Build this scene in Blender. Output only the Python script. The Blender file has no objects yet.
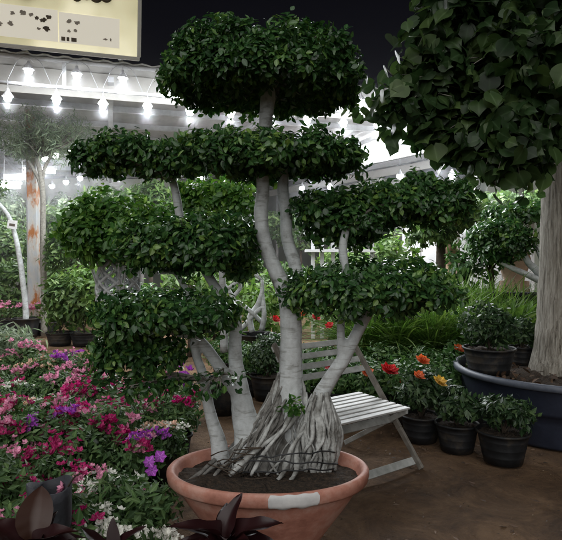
import bpy, bmesh, math, random
import numpy as np
from mathutils import Vector, Matrix

random.seed(7)
rng = np.random.default_rng(11)
scene = bpy.context.scene
COL = scene.collection
R = math.radians
F, CX, HY, EYE = 560.0, 281.0, 262.0, 1.5


def at(px, py, d):
    return Vector(((px - CX) / F * d, d, EYE - (py - HY) / F * d))


def px_of(x, y, z):
    return CX + x / y * F, HY + (EYE - z) / y * F


# ------------------------------------------------------------------ materials
def new_mat(name):
    m = bpy.data.materials.new(name)
    m.use_nodes = True
    nt = m.node_tree
    bs = nt.nodes['Principled BSDF']
    return m, nt, bs


def ramp(nt, stops):
    r = nt.nodes.new('ShaderNodeValToRGB')
    el = r.color_ramp.elements
    while len(el) < len(stops):
        el.new(0.5)
    for e, (p, c) in zip(el, stops):
        e.position = p
        e.color = (*c, 1)
    return r


def noise_mat(name, c0, c1, scale=8, rough=0.7, bump=0.2, bscale=40, stretch=None, spec=0.5, c2=None, coords='Object', dist=0.02):
    m, nt, bs = new_mat(name)
    tc = nt.nodes.new('ShaderNodeTexCoord')
    vec = tc.outputs[coords]
    if stretch:
        mp = nt.nodes.new('ShaderNodeMapping')
        mp.inputs['Scale'].default_value = stretch
        nt.links.new(vec, mp.inputs['Vector'])
        vec = mp.outputs['Vector']
    n = nt.nodes.new('ShaderNodeTexNoise')
    n.inputs['Scale'].default_value = scale
    n.inputs['Detail'].default_value = 8
    n.inputs['Roughness'].default_value = 0.65
    nt.links.new(vec, n.inputs['Vector'])
    st = [(0.32, c0), (0.68, c1)] if c2 is None else [(0.35, c0), (0.5, c1), (0.6, c2)]
    rp = ramp(nt, st)
    nt.links.new(n.outputs['Fac'], rp.inputs['Fac'])
    nt.links.new(rp.outputs['Color'], bs.inputs['Base Color'])
    bs.inputs['Roughness'].default_value = rough
    bs.inputs['Specular IOR Level'].default_value = spec
    if bump:
        n2 = nt.nodes.new('ShaderNodeTexNoise')
        n2.inputs['Scale'].default_value = bscale
        n2.inputs['Detail'].default_value = 6
        nt.links.new(vec, n2.inputs['Vector'])
        b = nt.nodes.new('ShaderNodeBump')
        b.inputs['Strength'].default_value = bump
        b.inputs['Distance'].default_value = dist
        nt.links.new(n2.outputs['Fac'], b.inputs['Height'])
        nt.links.new(b.outputs['Normal'], bs.inputs['Normal'])
    return m


def leaf_mat(name, stops, rough=0.4, trans=0.25, spec=0.5, clump=5.0):
    m, nt, bs = new_mat(name)
    g = nt.nodes.new('ShaderNodeNewGeometry')
    tc = nt.nodes.new('ShaderNodeTexCoord')
    n = nt.nodes.new('ShaderNodeTexNoise')
    n.inputs['Scale'].default_value = clump
    n.inputs['Detail'].default_value = 3
    nt.links.new(tc.outputs['Object'], n.inputs['Vector'])
    mx = nt.nodes.new('ShaderNodeMath')
    mx.operation = 'MULTIPLY_ADD'
    mx.inputs[1].default_value = 0.78
    nt.links.new(g.outputs['Random Per Island'], mx.inputs[0])
    ad = nt.nodes.new('ShaderNodeMath')
    ad.operation = 'MULTIPLY_ADD'
    ad.inputs[1].default_value = 0.9
    ad.inputs[2].default_value = -0.33
    nt.links.new(n.outputs['Fac'], ad.inputs[0])
    nt.links.new(ad.outputs[0], mx.inputs[2])
    rp = ramp(nt, stops)
    nt.links.new(mx.outputs[0], rp.inputs['Fac'])
    at_ = nt.nodes.new('ShaderNodeAttribute')
    at_.attribute_name = 'rib'
    pw = nt.nodes.new('ShaderNodeMath')
    pw.operation = 'POWER'
    pw.inputs[1].default_value = 7
    nt.links.new(at_.outputs['Fac'], pw.inputs[0])
    h2 = nt.nodes.new('ShaderNodeHueSaturation')
    h2.inputs['Value'].default_value = 2.0
    h2.inputs['Saturation'].default_value = .85
    nt.links.new(rp.outputs['Color'], h2.inputs['Color'])
    rm = nt.nodes.new('ShaderNodeMix')
    rm.data_type = 'RGBA'
    nt.links.new(pw.outputs[0], rm.inputs[0])
    nt.links.new(rp.outputs['Color'], rm.inputs[6])
    nt.links.new(h2.outputs['Color'], rm.inputs[7])
    nt.links.new(rm.outputs[2], bs.inputs['Base Color'])
    bs.inputs['Roughness'].default_value = rough
    bs.inputs['Specular IOR Level'].default_value = spec
    tr = nt.nodes.new('ShaderNodeBsdfTranslucent')
    hs = nt.nodes.new('ShaderNodeHueSaturation')
    hs.inputs['Value'].default_value = 1.5
    hs.inputs['Saturation'].default_value = 1.1
    nt.links.new(rp.outputs['Color'], hs.inputs['Color'])
    nt.links.new(hs.outputs['Color'], tr.inputs['Color'])
    mix = nt.nodes.new('ShaderNodeMixShader')
    mix.inputs['Fac'].default_value = trans
    nt.links.new(bs.outputs['BSDF'], mix.inputs[1])
    nt.links.new(tr.outputs['BSDF'], mix.inputs[2])
    nt.links.new(mix.outputs[0], nt.nodes['Material Output'].inputs['Surface'])
    return m


def emit_mat(name, col, s):
    m, nt, bs = new_mat(name)
    bs.inputs['Base Color'].default_value = (*col, 1)
    bs.inputs['Emission Color'].default_value = (*col, 1)
    bs.inputs['Emission Strength'].default_value = s
    return m


def bark_mat():
    m, nt, bs = new_mat('ridged_bark')
    tc = nt.nodes.new('ShaderNodeTexCoord')
    mp = nt.nodes.new('ShaderNodeMapping')
    mp.inputs['Scale'].default_value = (30, 30, 2.2)
    nt.links.new(tc.outputs['Object'], mp.inputs['Vector'])
    n = nt.nodes.new('ShaderNodeTexNoise')
    n.inputs['Scale'].default_value = 1.6
    n.inputs['Detail'].default_value = 7
    n.inputs['Roughness'].default_value = 0.7
    n.inputs['Distortion'].default_value = 0.5
    nt.links.new(mp.outputs[0], n.inputs['Vector'])
    rp = ramp(nt, [(0.34, (0.10, 0.088, 0.07)), (0.47, (0.29, 0.265, 0.22)), (0.64, (0.52, 0.49, 0.43))])
    nt.links.new(n.outputs['Fac'], rp.inputs['Fac'])
    nt.links.new(rp.outputs['Color'], bs.inputs['Base Color'])
    bs.inputs['Roughness'].default_value = 0.9
    b = nt.nodes.new('ShaderNodeBump')
    b.inputs['Strength'].default_value = 1.0
    b.inputs['Distance'].default_value = 0.03
    nt.links.new(n.outputs['Fac'], b.inputs['Height'])
    nt.links.new(b.outputs['Normal'], bs.inputs['Normal'])
    return m


def wood_white():
    # grey-white fig bark with darker rings and blotches
    m, nt, bs = new_mat('pale_fig_bark')
    tc = nt.nodes.new('ShaderNodeTexCoord')
    n = nt.nodes.new('ShaderNodeTexNoise')
    n.inputs['Scale'].default_value = 13
    n.inputs['Detail'].default_value = 12
    n.inputs['Roughness'].default_value = 0.7
    nt.links.new(tc.outputs['Object'], n.inputs['Vector'])
    rp = ramp(nt, [(0.28, (0.17, 0.165, 0.15)), (0.43, (0.46, 0.48, 0.48)), (0.68, (0.66, 0.70, 0.71))])
    nt.links.new(n.outputs['Fac'], rp.inputs['Fac'])
    mp = nt.nodes.new('ShaderNodeMapping')
    mp.inputs['Scale'].default_value = (3.5, 3.5, 24)
    nt.links.new(tc.outputs['Object'], mp.inputs['Vector'])
    n2 = nt.nodes.new('ShaderNodeTexNoise')
    n2.inputs['Scale'].default_value = 3
    n2.inputs['Detail'].default_value = 5
    nt.links.new(mp.outputs[0], n2.inputs['Vector'])
    rp2 = ramp(nt, [(0.33, (0.45, 0.43, 0.39)), (0.43, (1, 1, 1))])
    nt.links.new(n2.outputs['Fac'], rp2.inputs['Fac'])
    mul = nt.nodes.new('ShaderNodeMix')
    mul.data_type = 'RGBA'
    mul.blend_type = 'MULTIPLY'
    mul.inputs[0].default_value = 0.6
    nt.links.new(rp.outputs['Color'], mul.inputs[6])
    nt.links.new(rp2.outputs['Color'], mul.inputs[7])
    nt.links.new(mul.outputs[2], bs.inputs['Base Color'])
    bs.inputs['Roughness'].default_value = 0.75
    b = nt.nodes.new('ShaderNodeBump')
    b.inputs['Strength'].default_value = 0.45
    b.inputs['Distance'].default_value = 0.006
    nt.links.new(n.outputs['Fac'], b.inputs['Height'])
    nt.links.new(b.outputs['Normal'], bs.inputs['Normal'])
    return m


M = {}
M['fig_bark'] = wood_white()
M['root_core'] = noise_mat('dark_beam', (0.012, 0.010, 0.008), (0.05, 0.045, 0.038), 20, 0.9)  # near-black brown for the canopy beam
M['root_light'] = noise_mat('root_bark', (0.13, 0.125, 0.11), (0.60, 0.62, 0.605), 14, 0.8, 0.4, 60)
M['root_dark'] = noise_mat('old_root_and_gap_shade', (0.05, 0.045, 0.038), (0.32, 0.315, 0.295), 14, 0.85, 0.4, 60)
M['twig'] = noise_mat('twig_bark', (0.12, 0.11, 0.09), (0.3, 0.29, 0.25), 25, 0.85, 0.2)
M['dark_twig'] = noise_mat('dark_twig', (0.03, 0.022, 0.014), (0.09, 0.065, 0.045), 25, 0.85, 0.2)
M['maple_bark'] = bark_mat()
M['fig_leaf'] = leaf_mat('fig_leaf', [(0.0, (0.013, 0.042, 0.014)), (0.4, (0.03, 0.088, 0.024)), (0.75, (0.062, 0.145, 0.034)), (1.0, (0.16, 0.27, 0.05))], 0.30, 0.22, 0.5)
M['fig_leaf_bright'] = leaf_mat('fresh_lit_fig_leaf', [(0.0, (0.025, 0.075, 0.016)), (0.5, (0.06, 0.16, 0.028)), (1.0, (0.17, 0.30, 0.05))], 0.38, 0.35, .4)  # brighter copy for lamp-lit crowns, light put into the colour
M['maple_leaf'] = leaf_mat('broad_leaf', [(0.0, (0.014, 0.034, 0.011)), (0.5, (0.03, 0.064, 0.02)), (1.0, (0.08, 0.13, 0.038))], 0.42, 0.3, 0.35, 3)
M['flower_leaf'] = leaf_mat('bed_leaf', [(0.0, (0.03, 0.06, 0.022)), (0.5, (0.06, 0.125, 0.04)), (1.0, (0.13, 0.21, 0.07))], 0.55, 0.25, .35)
M['rose_leaf'] = leaf_mat('rose_leaf', [(0.0, (0.022, 0.058, 0.018)), (0.5, (0.052, 0.125, 0.034)), (1.0, (0.12, 0.21, 0.055))], 0.46, 0.25, .35)
M['pot_rose_leaf'] = leaf_mat('dark_rose_leaf', [(0.0, (0.012, 0.03, 0.012)), (0.5, (0.028, 0.062, 0.022)), (1.0, (0.07, 0.12, 0.04))], 0.42, 0.2, .4)
M['grass_leaf'] = leaf_mat('grass_blade', [(0.0, (0.05, 0.105, 0.022)), (0.5, (0.11, 0.21, 0.045)), (1.0, (0.21, 0.31, 0.075))], 0.5, 0.35)
M['back_leaf'] = leaf_mat('far_leaf', [(0.0, (0.03, 0.065, 0.016)), (0.5, (0.065, 0.135, 0.03)), (1.0, (0.16, 0.24, 0.06))], 0.5, 0.3)
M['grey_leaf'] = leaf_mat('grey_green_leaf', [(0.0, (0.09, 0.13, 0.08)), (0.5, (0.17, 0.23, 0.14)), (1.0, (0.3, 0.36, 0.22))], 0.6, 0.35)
M['dark_red_leaf'] = leaf_mat('burgundy_leaf', [(0.0, (0.008, 0.004, 0.004)), (0.6, (0.026, 0.007, 0.008)), (1.0, (0.065, 0.020, 0.016))], 0.36, 0.08, 0.45)
M['bronze_leaf'] = leaf_mat('bronze_leaf', [(0.0, (0.02, 0.008, 0.005)), (0.6, (0.04, 0.013, 0.006)), (1.0, (0.06, 0.02, 0.008))], 0.45, 0.05)


def petal_mat(name, c):
    c = tuple(v * .82 for v in c)
    d = tuple(v * 0.55 for v in c)
    l = tuple(min(1, v * 1.25 + 0.02) for v in c)
    return leaf_mat(name, [(0.0, d), (0.5, c), (1.0, l)], 0.6, 0.3, 0.3)


PET = {
    'magenta': petal_mat('magenta_petal', (0.52, 0.022, 0.17)),
    'crimson': petal_mat('crimson_petal', (0.40, 0.02, 0.09)),
    'pink': petal_mat('pink_petal', (0.78, 0.32, 0.48)),
    'purple': petal_mat('purple_petal', (0.42, 0.08, 0.52)),
    'white': petal_mat('white_petal', (0.98, 0.98, 0.9)),
    'peach': petal_mat('peach_petal', (0.85, 0.56, 0.42)),
    'orange': petal_mat('orange_petal', (0.75, 0.16, 0.05)),
    'red': petal_mat('red_petal', (0.62, 0.016, 0.02)),
    'yellow': petal_mat('yellow_petal', (0.75, 0.46, 0.08)),
    'lilac': petal_mat('lilac_petal', (0.4, 0.34, 0.62)),
}
M['terracotta'] = noise_mat('terracotta_plastic', (0.33, 0.135, 0.095), (0.50, 0.225, 0.165), 6, 0.6, 0.12, 50, c2=(0.57, 0.32, 0.255))
M['soil'] = noise_mat('potting_soil', (0.012, 0.009, 0.006), (0.075, 0.05, 0.032), 45, 0.95, 1.0, 60, dist=0.03)
M['black_plastic'] = noise_mat('black_plastic', (0.006, 0.007, 0.008), (0.014, 0.015, 0.017), 6, 0.6, 0.1, 30, spec=.35, c2=(0.04, 0.034, 0.027))
M['blue_plastic'] = noise_mat('navy_plastic', (0.011, 0.015, 0.028), (0.026, 0.033, 0.056), 4, 0.5, 0.08, 30)
M['blue_rim'] = noise_mat('worn_navy_rim', (0.05, 0.06, 0.085), (0.11, 0.125, 0.155), 8, 0.5, 0.06, 30)
M['grey_bag'] = noise_mat('grey_grow_bag', (0.018, 0.02, 0.026), (0.055, 0.058, 0.07), 7, 0.7, 0.5, 14)
M['white_paint'] = noise_mat('worn_white_paint', (0.30, 0.31, 0.295), (0.56, 0.58, 0.565), 10, 0.55, 0.15, 50, stretch=(1, 1, 1))
M['lit_seat_paint'] = noise_mat('lit_white_paint', (0.42, 0.43, 0.42), (0.72, 0.72, 0.70), 10, 0.5, 0.1, 50)  # brighter copy of the chair white, light on the seat painted in
M['grey_wood'] = noise_mat('weathered_wood', (0.13, 0.115, 0.095), (0.27, 0.25, 0.22), 12, 0.7, 0.2, 40)
M['steel'] = noise_mat('white_steel', (0.42, 0.43, 0.45), (0.62, 0.63, 0.65), 5, 0.5, 0.05)
M['roof_sheet'] = noise_mat('roof_sheet', (0.30, 0.295, 0.285), (0.40, 0.395, 0.38), 2.5, 0.6, 0.0)
M['fascia'] = noise_mat('pale_fascia', (0.40, 0.39, 0.36), (0.5, 0.49, 0.46), 3, 0.6, 0.05)
M['white_sheet'] = noise_mat('white_sheet', (0.62, 0.63, 0.66), (0.78, 0.79, 0.8), 2, 0.6, 0.05)
M['wall_cloth'] = noise_mat('shade_cloth', (0.16, 0.19, 0.14), (0.36, 0.38, 0.33), 0.55, 0.9, 0.1, 20)
M['dark_cord'] = noise_mat('dark_tie', (0.012, 0.013, 0.015), (0.04, 0.042, 0.045), 20, 0.6)
M['cord_white'] = noise_mat('pale_cord', (0.26, 0.265, 0.28), (0.4, 0.4, 0.42), 20, 0.5, 0)
M['bulb'] = emit_mat('lit_bulb', (0.93, 0.96, 1.0), 120)
M['bulb_far'] = emit_mat('lit_far_bulb', (0.95, 0.97, 1.0), 25)
M['added_tube_light'] = emit_mat('added_lit_tube', (0.95, 0.97, 1.0), 190)
M['added_tube_dim'] = emit_mat('added_far_tube', (0.95, 0.97, 1.0), 60)
M['sticker'] = noise_mat('white_sticker', (0.6, 0.6, 0.6), (0.78, 0.78, 0.77), 18, 0.5, 0.05)
M['sign_ink'] = noise_mat('sign_print', (0.04, 0.03, 0.02), (0.12, 0.09, 0.06), 9, 0.7, 0)
M['sign_ink_pale'] = noise_mat('faded_print', (0.22, 0.19, 0.16), (0.4, 0.36, 0.3), 9, 0.7, 0)
M['dry_leaf'] = leaf_mat('dry_leaf', [(0.0, (0.03, 0.016, 0.008)), (0.6, (0.09, 0.05, 0.028)), (1.0, (0.16, 0.1, 0.06))], 0.8, 0.1)
M['grit'] = leaf_mat('dirt_grit', [(0.0, (0.04, 0.025, 0.014)), (0.6, (0.13, 0.085, 0.05)), (1.0, (0.28, 0.2, 0.13))], 0.95, 0.0)
M['rust'] = noise_mat('rusty_steel', (0.40, 0.43, 0.46), (0.48, 0.46, 0.42), 4.5, 0.7, 0.2, 30, stretch=(1, 1, 0.5), c2=(0.36, 0.13, 0.03))
M['clay'] = noise_mat('pale_clay', (0.3, 0.19, 0.12), (0.45, 0.31, 0.21), 6, 0.8, 0.1)


def sign_face_mat():
    m, nt, bs = new_mat('lit_sign_face')
    tc = nt.nodes.new('ShaderNodeTexCoord')
    n = nt.nodes.new('ShaderNodeTexNoise')
    n.inputs['Scale'].default_value = 1.1
    nt.links.new(tc.outputs['Object'], n.inputs['Vector'])
    rp = ramp(nt, [(0.35, (0.50, 0.46, 0.28)), (0.65, (0.85, 0.80, 0.56))])
    nt.links.new(n.outputs['Fac'], rp.inputs['Fac'])
    nt.links.new(rp.outputs['Color'], bs.inputs['Base Color'])
    nt.links.new(rp.outputs['Color'], bs.inputs['Emission Color'])
    bs.inputs['Emission Strength'].default_value = 0.62
    bs.inputs['Roughness'].default_value = 0.4
    return m


M['sign_face'] = sign_face_mat()
M['sign_poster'] = emit_mat('sign_poster', (0.72, 0.68, 0.58), 0.5)


# ------------------------------------------------------------------ mesh helpers
class MB:
    def __init__(self):
        self.v, self.f, self.n = [], [], 0

    def add(self, vs, fs):
        self.v.append(np.asarray(vs, dtype=float).reshape(-1, 3))
        self.f += [tuple(i + self.n for i in f) for f in fs]
        self.n += len(self.v[-1])

    def beam(self, p0, p1, w, h, up=(0, 0, 1)):
        p0, p1 = Vector(p0), Vector(p1)
        a = (p1 - p0).normalized()
        u = Vector(up)
        s = a.cross(u)
        if s.length < 1e-4:
            s = a.cross(Vector((1, 0, 0)))
        s.normalize()
        u = s.cross(a).normalized()
        vs = []
        for p in (p0, p1):
            for i, j in ((-1, -1), (1, -1), (1, 1), (-1, 1)):
                vs.append(p + s * (i * w / 2) + u * (j * h / 2))
        self.add(vs, [(0, 1, 2, 3), (7, 6, 5, 4), (0, 4, 5, 1), (1, 5, 6, 2), (2, 6, 7, 3), (3, 7, 4, 0)])

    def tube(self, pts, radii, sides=8, smooth=4, wob=0.0, cap=True):
        P = np.array([list(p) for p in pts], dtype=float)
        r = np.array(radii if hasattr(radii, '__len__') else [radii] * len(P), dtype=float)
        if smooth > 1 and len(P) > 2:
            Pe = np.vstack([2 * P[0] - P[1], P, 2 * P[-1] - P[-2]])
            out, ro = [], []
            for i in range(len(P) - 1):
                p0, p1, p2, p3 = Pe[i:i + 4]
                for k in range(smooth):
                    t = k / smooth
                    out.append(0.5 * ((2 * p1) + (-p0 + p2) * t + (2 * p0 - 5 * p1 + 4 * p2 - p3) * t * t + (-p0 + 3 * p1 - 3 * p2 + p3) * t ** 3))
                    ro.append(r[i] * (1 - t) + r[i + 1] * t)
            out.append(P[-1])
            ro.append(r[-1])
            P, r = np.array(out), np.array(ro)
        n = len(P)
        T = np.gradient(P, axis=0)
        T /= np.linalg.norm(T, axis=1)[:, None] + 1e-9
        ref = np.array([0, 0, 1.0]) if abs(T[0][2]) < 0.9 else np.array([1.0, 0, 0])
        A = np.cross(T[0], ref)
        A /= np.linalg.norm(A)
        vs = []
        ang = np.linspace(0, 2 * math.pi, sides, endpoint=False)
        for i in range(n):
            A = A - T[i] * np.dot(A, T[i])
            A /= np.linalg.norm(A) + 1e-9
            B = np.cross(T[i], A)
            rr = r[i] * (1 + (wob * rng.normal(size=sides) if wob else 0))
            rr = np.broadcast_to(rr, (sides,))
            vs.append(P[i] + np.outer(np.cos(ang) * rr, A) + np.outer(np.sin(ang) * rr, B))
        V = np.vstack(vs)
        fs = []
        for i in range(n - 1):
            for k in range(sides):
                k2 = (k + 1) % sides
                fs.append((i * sides + k, i * sides + k2, (i + 1) * sides + k2, (i + 1) * sides + k))
        if cap:
            fs.append(tuple(range(sides - 1, -1, -1)))
            fs.append(tuple((n - 1) * sides + k for k in range(sides)))
        self.add(V, fs)

    def lathe(self, prof, c=(0, 0, 0), seg=40, sx=1.0, sy=1.0):
        ang = np.linspace(0, 2 * math.pi, seg, endpoint=False)
        V = []
        for r, z in prof:
            V.append(np.stack([c[0] + np.cos(ang) * r * sx, c[1] + np.sin(ang) * r * sy, np.full(seg, c[2] + z)], 1))
        V = np.vstack(V)
        fs = []
        for i in range(len(prof) - 1):
            for k in range(seg):
                k2 = (k + 1) % seg
                fs.append((i * seg + k, i * seg + k2, (i + 1) * seg + k2, (i + 1) * seg + k))
        self.add(V, fs)

    def build(self, name, mat, parent=None, smooth=True):
        me = bpy.data.meshes.new(name)
        V = np.vstack(self.v)
        me.from_pydata(V.tolist(), [], self.f)
        me.materials.append(mat)
        if smooth:
            me.polygons.foreach_set('use_smooth', [True] * len(me.polygons))
        me.update()
        return link(name, me, parent)


def link(name, me, parent=None):
    o = bpy.data.objects.new(name, me)
    COL.objects.link(o)
    if parent is not None:
        o.parent = parent
        if parent.type == 'EMPTY' and parent.parent is None:
            o.matrix_parent_inverse = Matrix.Translation(-Vector(parent.location))
    return o


def tag(o, label=None, cat=None, group=None, kind=None):
    if label:
        o['label'] = label
    if cat:
        o['category'] = cat
    if group:
        o['group'] = group
    if kind:
        o['kind'] = kind
    return o


def thing(name, label, cat, loc=(0, 0, 0), group=None):
    o = bpy.data.objects.new(name, None)
    COL.objects.link(o)
    o.location = loc
    o.empty_display_size = 0.1
    return tag(o, label, cat, group)


def bevel(o, w=0.004, seg=2):
    b = o.modifiers.new('bevel', 'BEVEL')
    b.width = w
    b.segments = seg
    b.limit_method = 'ANGLE'
    return o


def copy_tree(o, loc, rotz=0.0, scale=1.0, parent=None):
    """copy of a thing built around the world origin"""
    c = o.copy()
    COL.objects.link(c)
    if parent is None:
        c.location = loc
        c.rotation_euler = (0, 0, rotz)
        c.scale = (scale,) * 3
    else:
        c.parent = parent
    for ch in o.children:
        copy_tree(ch, None, parent=c)
    return c


# leaf templates: x = half width axis, y = length, z = normal
def tmpl_oval(w=0.27, fold=0.07, curl=-0.06):
    ys = [0.0, 0.22, 0.5, 0.78, 1.0]
    ws = [0.0, 0.78, 1.0, 0.62, 0.0]
    v, f = [], []
    for y, k in zip(ys, ws):
        zc = curl * (y - 0.4) ** 2 * 2
        if k == 0:
            v.append((0, y, zc))
        else:
            v += [(-w * k, y, zc + fold * k), (0, y, zc), (w * k, y, zc + fold * k)]
    f = [(0, 2, 1), (0, 3, 2), (1, 2, 5, 4), (2, 3, 6, 5), (4, 5, 8, 7), (5, 6, 9, 8), (7, 8, 10), (8, 9, 10)]
    return np.array(v), f


def tmpl_small():
    v = np.array([(0, 0, 0), (-0.24, 0.42, 0.05), (0, 0.45, -0.01), (0.24, 0.42, 0.05), (0, 1, -0.04)])
    return v, [(0, 2, 1), (0, 3, 2), (1, 2, 4), (2, 3, 4)]


def tmpl_lobed():
    T = [0.0, 0.05, 0.14, 0.26, 0.36, 0.46, 0.56, 0.68, 0.82, 0.93, 1.0]
    W = [0.05, 0.27, 0.42, 0.50, 0.47, 0.49, 0.43, 0.28, 0.13, 0.035, 0.0]
    ts = [0.0, 0.03, .07, .12, .18, .24, .30, .36, .42, .48, .54, .61, .69, .77, .86, .94, 1.0]
    ks = [-1, -.55, 0, .55, 1]
    v, f = [], []
    for t in ts:
        w = sum(np.interp(t + q, T, W) for q in (-.02, 0, .02)) / 3
        for k in ks:
            x = w * k
            y = t - 0.16 * abs(k) * max(0, 1 - t / .2) + 0.06 * abs(k) * math.exp(-((t - .3) / .12) ** 2)
            z = 0.22 * abs(x) - 0.30 * x * x - 0.28 * (t - .25) ** 2 + 0.02 * k * math.sin(t * 9 + k)
            v.append((x, y, z))
    for i in range(len(ts) - 1):
        for j in range(4):
            q = i * 5 + j
            f.append((q, q + 1, q + 6, q + 5))
    return np.array(v), f


def tmpl_blade(w=0.03, bend=0.45, seg=5):
    v, f = [], []
    for i in range(seg + 1):
        t = i / seg
        k = math.sin(math.pi * min(1, 0.25 + t * 0.75)) ** 0.7 if i < seg else 0.04
        y = t * (1 - 0.15 * t * bend)
        z = -bend * t * t
        v += [(-w * k, y, z + w * k * 0.4), (0, y, z), (w * k, y, z + w * k * 0.4)]
    for i in range(seg):
        a, b = 3 * i, 3 * i + 3
        f += [(a, a + 1, b + 1, b), (a + 1, a + 2, b + 2, b + 1)]
    return np.array(v), f


def tmpl_lance(w=0.12, bend=0.15, seg=6):
    v, f = [], []
    ks = (-1, 0, 1) if seg < 9 else (-1, -.6, -.25, 0, .25, .6, 1)
    m = len(ks)
    ph = random.uniform(0, 6)
    for i in range(seg + 1):
        t = i / seg
        k = (math.sin(math.pi * min(1, t ** 0.8)) ** .85 * 0.95 + 0.05) if i < seg else 0.02
        for q in ks:
            wave = w * .14 * abs(q) ** 2 * math.sin(t * 13 + ph + 1.7 * q) if seg >= 9 else 0
            v.append((w * k * q + (.04 * math.sin(t * 3 + ph) if seg >= 9 else 0), t, -bend * t * t + w * k * 0.5 * abs(q) ** 1.3 + wave))
    for i in range(seg):
        for j in range(m - 1):
            a = m * i + j
            f.append((a, a + 1, a + m + 1, a + m))
    return np.array(v), f


def tmpl_broad():
    T = [0.0, .06, .2, .4, .6, .78, .9, .97, 1.0]
    W = [.03, .12, .27, .36, .37, .30, .18, .08, .0]
    v, f = [], []
    ts = np.linspace(0, 1, 17)
    for t in ts:
        w = float(np.interp(t, T, W))
        for k in (-1, -.66, -.33, 0, .33, .66, 1):
            v.append((w * k + .05 * t * t, t, .25 * abs(w * k) - .35 * t * t + .004 * math.sin(t * 30 + abs(k) * 4) * (k != 0)))
    for i in range(16):
        for j in range(6):
            q = i * 7 + j
            f.append((q, q + 1, q + 8, q + 7))
    return np.array(v), f


OVAL, SMALL, LOBED, BLADE, LANCE = tmpl_oval(), tmpl_small(), tmpl_lobed(), tmpl_blade(), tmpl_lance()


def nrm(a):
    return a / (np.linalg.norm(a, axis=1)[:, None] + 1e-9)


def scatter(name, P, D, N, S, tmpl, mat, parent=None, vary=0.18):
    """many leaves in ONE mesh: P base points, D tip directions, N normals, S lengths"""
    tv, tf = tmpl
    n, k = len(P), len(tv)
    D = nrm(D)
    N = nrm(N - D * np.sum(N * D, 1)[:, None])
    X = np.cross(D, N)
    S = np.asarray(S)
    wv = 1 + vary * rng.normal(size=n)
    zv = 1 + 0.45 * rng.normal(size=n)
    V = P[:, None, :] + (tv[None, :, 0, None] * (X * (S * wv)[:, None])[:, None, :]
                         + tv[None, :, 1, None] * (D * S[:, None])[:, None, :]
                         + tv[None, :, 2, None] * (N * (S * zv)[:, None])[:, None, :])
    V = V.reshape(-1, 3)
    loops = np.concatenate([np.array(f) for f in tf])
    tot = np.array([len(f) for f in tf])
    L = (loops[None, :] + (np.arange(n) * k)[:, None]).reshape(-1)
    TT = np.tile(tot, n)
    starts = np.concatenate([[0], np.cumsum(TT)[:-1]])
    me = bpy.data.meshes.new(name)
    me.vertices.add(len(V))
    me.vertices.foreach_set('co', V.astype(np.float32).reshape(-1))
    me.loops.add(len(L))
    me.loops.foreach_set('vertex_index', L.astype(np.int32))
    me.polygons.add(len(TT))
    me.polygons.foreach_set('loop_start', starts.astype(np.int32))
    me.polygons.foreach_set('loop_total', TT.astype(np.int32))
    me.update(calc_edges=True)
    me.polygons.foreach_set('use_smooth', [True] * len(me.polygons))
    rib = (np.abs(tv[:, 0]) < 1e-4).astype(np.float32)
    at_ = me.attributes.new('rib', 'FLOAT', 'POINT')
    at_.data.foreach_set('value', np.tile(rib, n))
    me.materials.append(mat)
    return link(name, me, parent)


def sph(n):
    return nrm(rng.normal(size=(n, 3)))


def pad_points(c, rx, ry, up, dn, rc, per, spacing, p=2.5, fill=0.25, top_bias=0.0):
    """leaf clumps over a flattened, cushion-like volume -> base points, outward dirs, clump centres"""
    area = 4 * math.pi * (((rx * ry) ** 1.6 + (rx * (up + dn) / 2) ** 1.6 + (ry * (up + dn) / 2) ** 1.6) / 3) ** (1 / 1.6)
    nc = max(6, int(area / spacing ** 2))
    u = sph(nc)
    k = (np.abs(u) ** p).sum(1) ** (-1 / p)
    u = u * k[:, None]
    rad = np.where(rng.random(nc) < fill, rng.uniform(0.35, 0.85, nc), rng.uniform(0.86, 1.03, nc))
    zs = np.where(u[:, 2] > 0, max(up - rc, 0.02), max(dn - rc, 0.02))
    C = np.stack([u[:, 0] * max(rx - rc, .03), u[:, 1] * max(ry - rc, .03), u[:, 2] * zs], 1) * rad[:, None]
    C += rng.normal(size=C.shape) * rc * 0.25
    rcs = rc * rng.uniform(0.65, 1.25, nc)
    cnt = np.maximum(4, (per * rng.uniform(0.6, 1.3, nc)).astype(int))
    idx = np.repeat(np.arange(nc), cnt)
    v = sph(len(idx))
    out = nrm(C / np.array([rx, ry, max(up, dn)]) ** 1)
    v = nrm(v + 0.55 * out[idx] + np.array([0, 0, 0.15]))
    P = C[idx] + v * (rcs[idx] * rng.uniform(0.45, 1.05, len(idx)))[:, None]
    O = nrm(v + 0.5 * out[idx])
    return P + np.array(c), O, C + np.array(c)


def pad_leaves(name, c, rx, ry, up, dn, mat, parent, size=0.052, rc=0.075, per=46, spacing=0.085, droop=0.35, tmpl=None, p=2.5, fill=0.25):
    P, O, C = pad_points(c, rx, ry, up, dn, rc, per, spacing, p, fill)
    n = len(P)
    stray = rng.random(n) < .06
    P = P + O * (stray * rng.uniform(.25, .85, n) * size)[:, None]
    T = nrm(np.cross(O, sph(n)))
    D = nrm(T + 0.55 * O + np.array([0, 0, -droop]))
    N = nrm(O + np.array([0, 0, 0.55]) + 0.45 * sph(n))
    S = size * rng.uniform(0.65, 1.25, n)
    o = scatter(name, P, D, N, S, tmpl or OVAL, mat, parent)
    return o, C


def px_pad(name, px, py, rxp, upp, dnp, d, mat, parent, ryk=0.8, **kw):
    s = d / F
    c = at(px, py, d)
    return pad_leaves(name, c, rxp * s, rxp * s * ryk, upp * s, dnp * s, mat, parent, **kw) + (c,)


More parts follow.
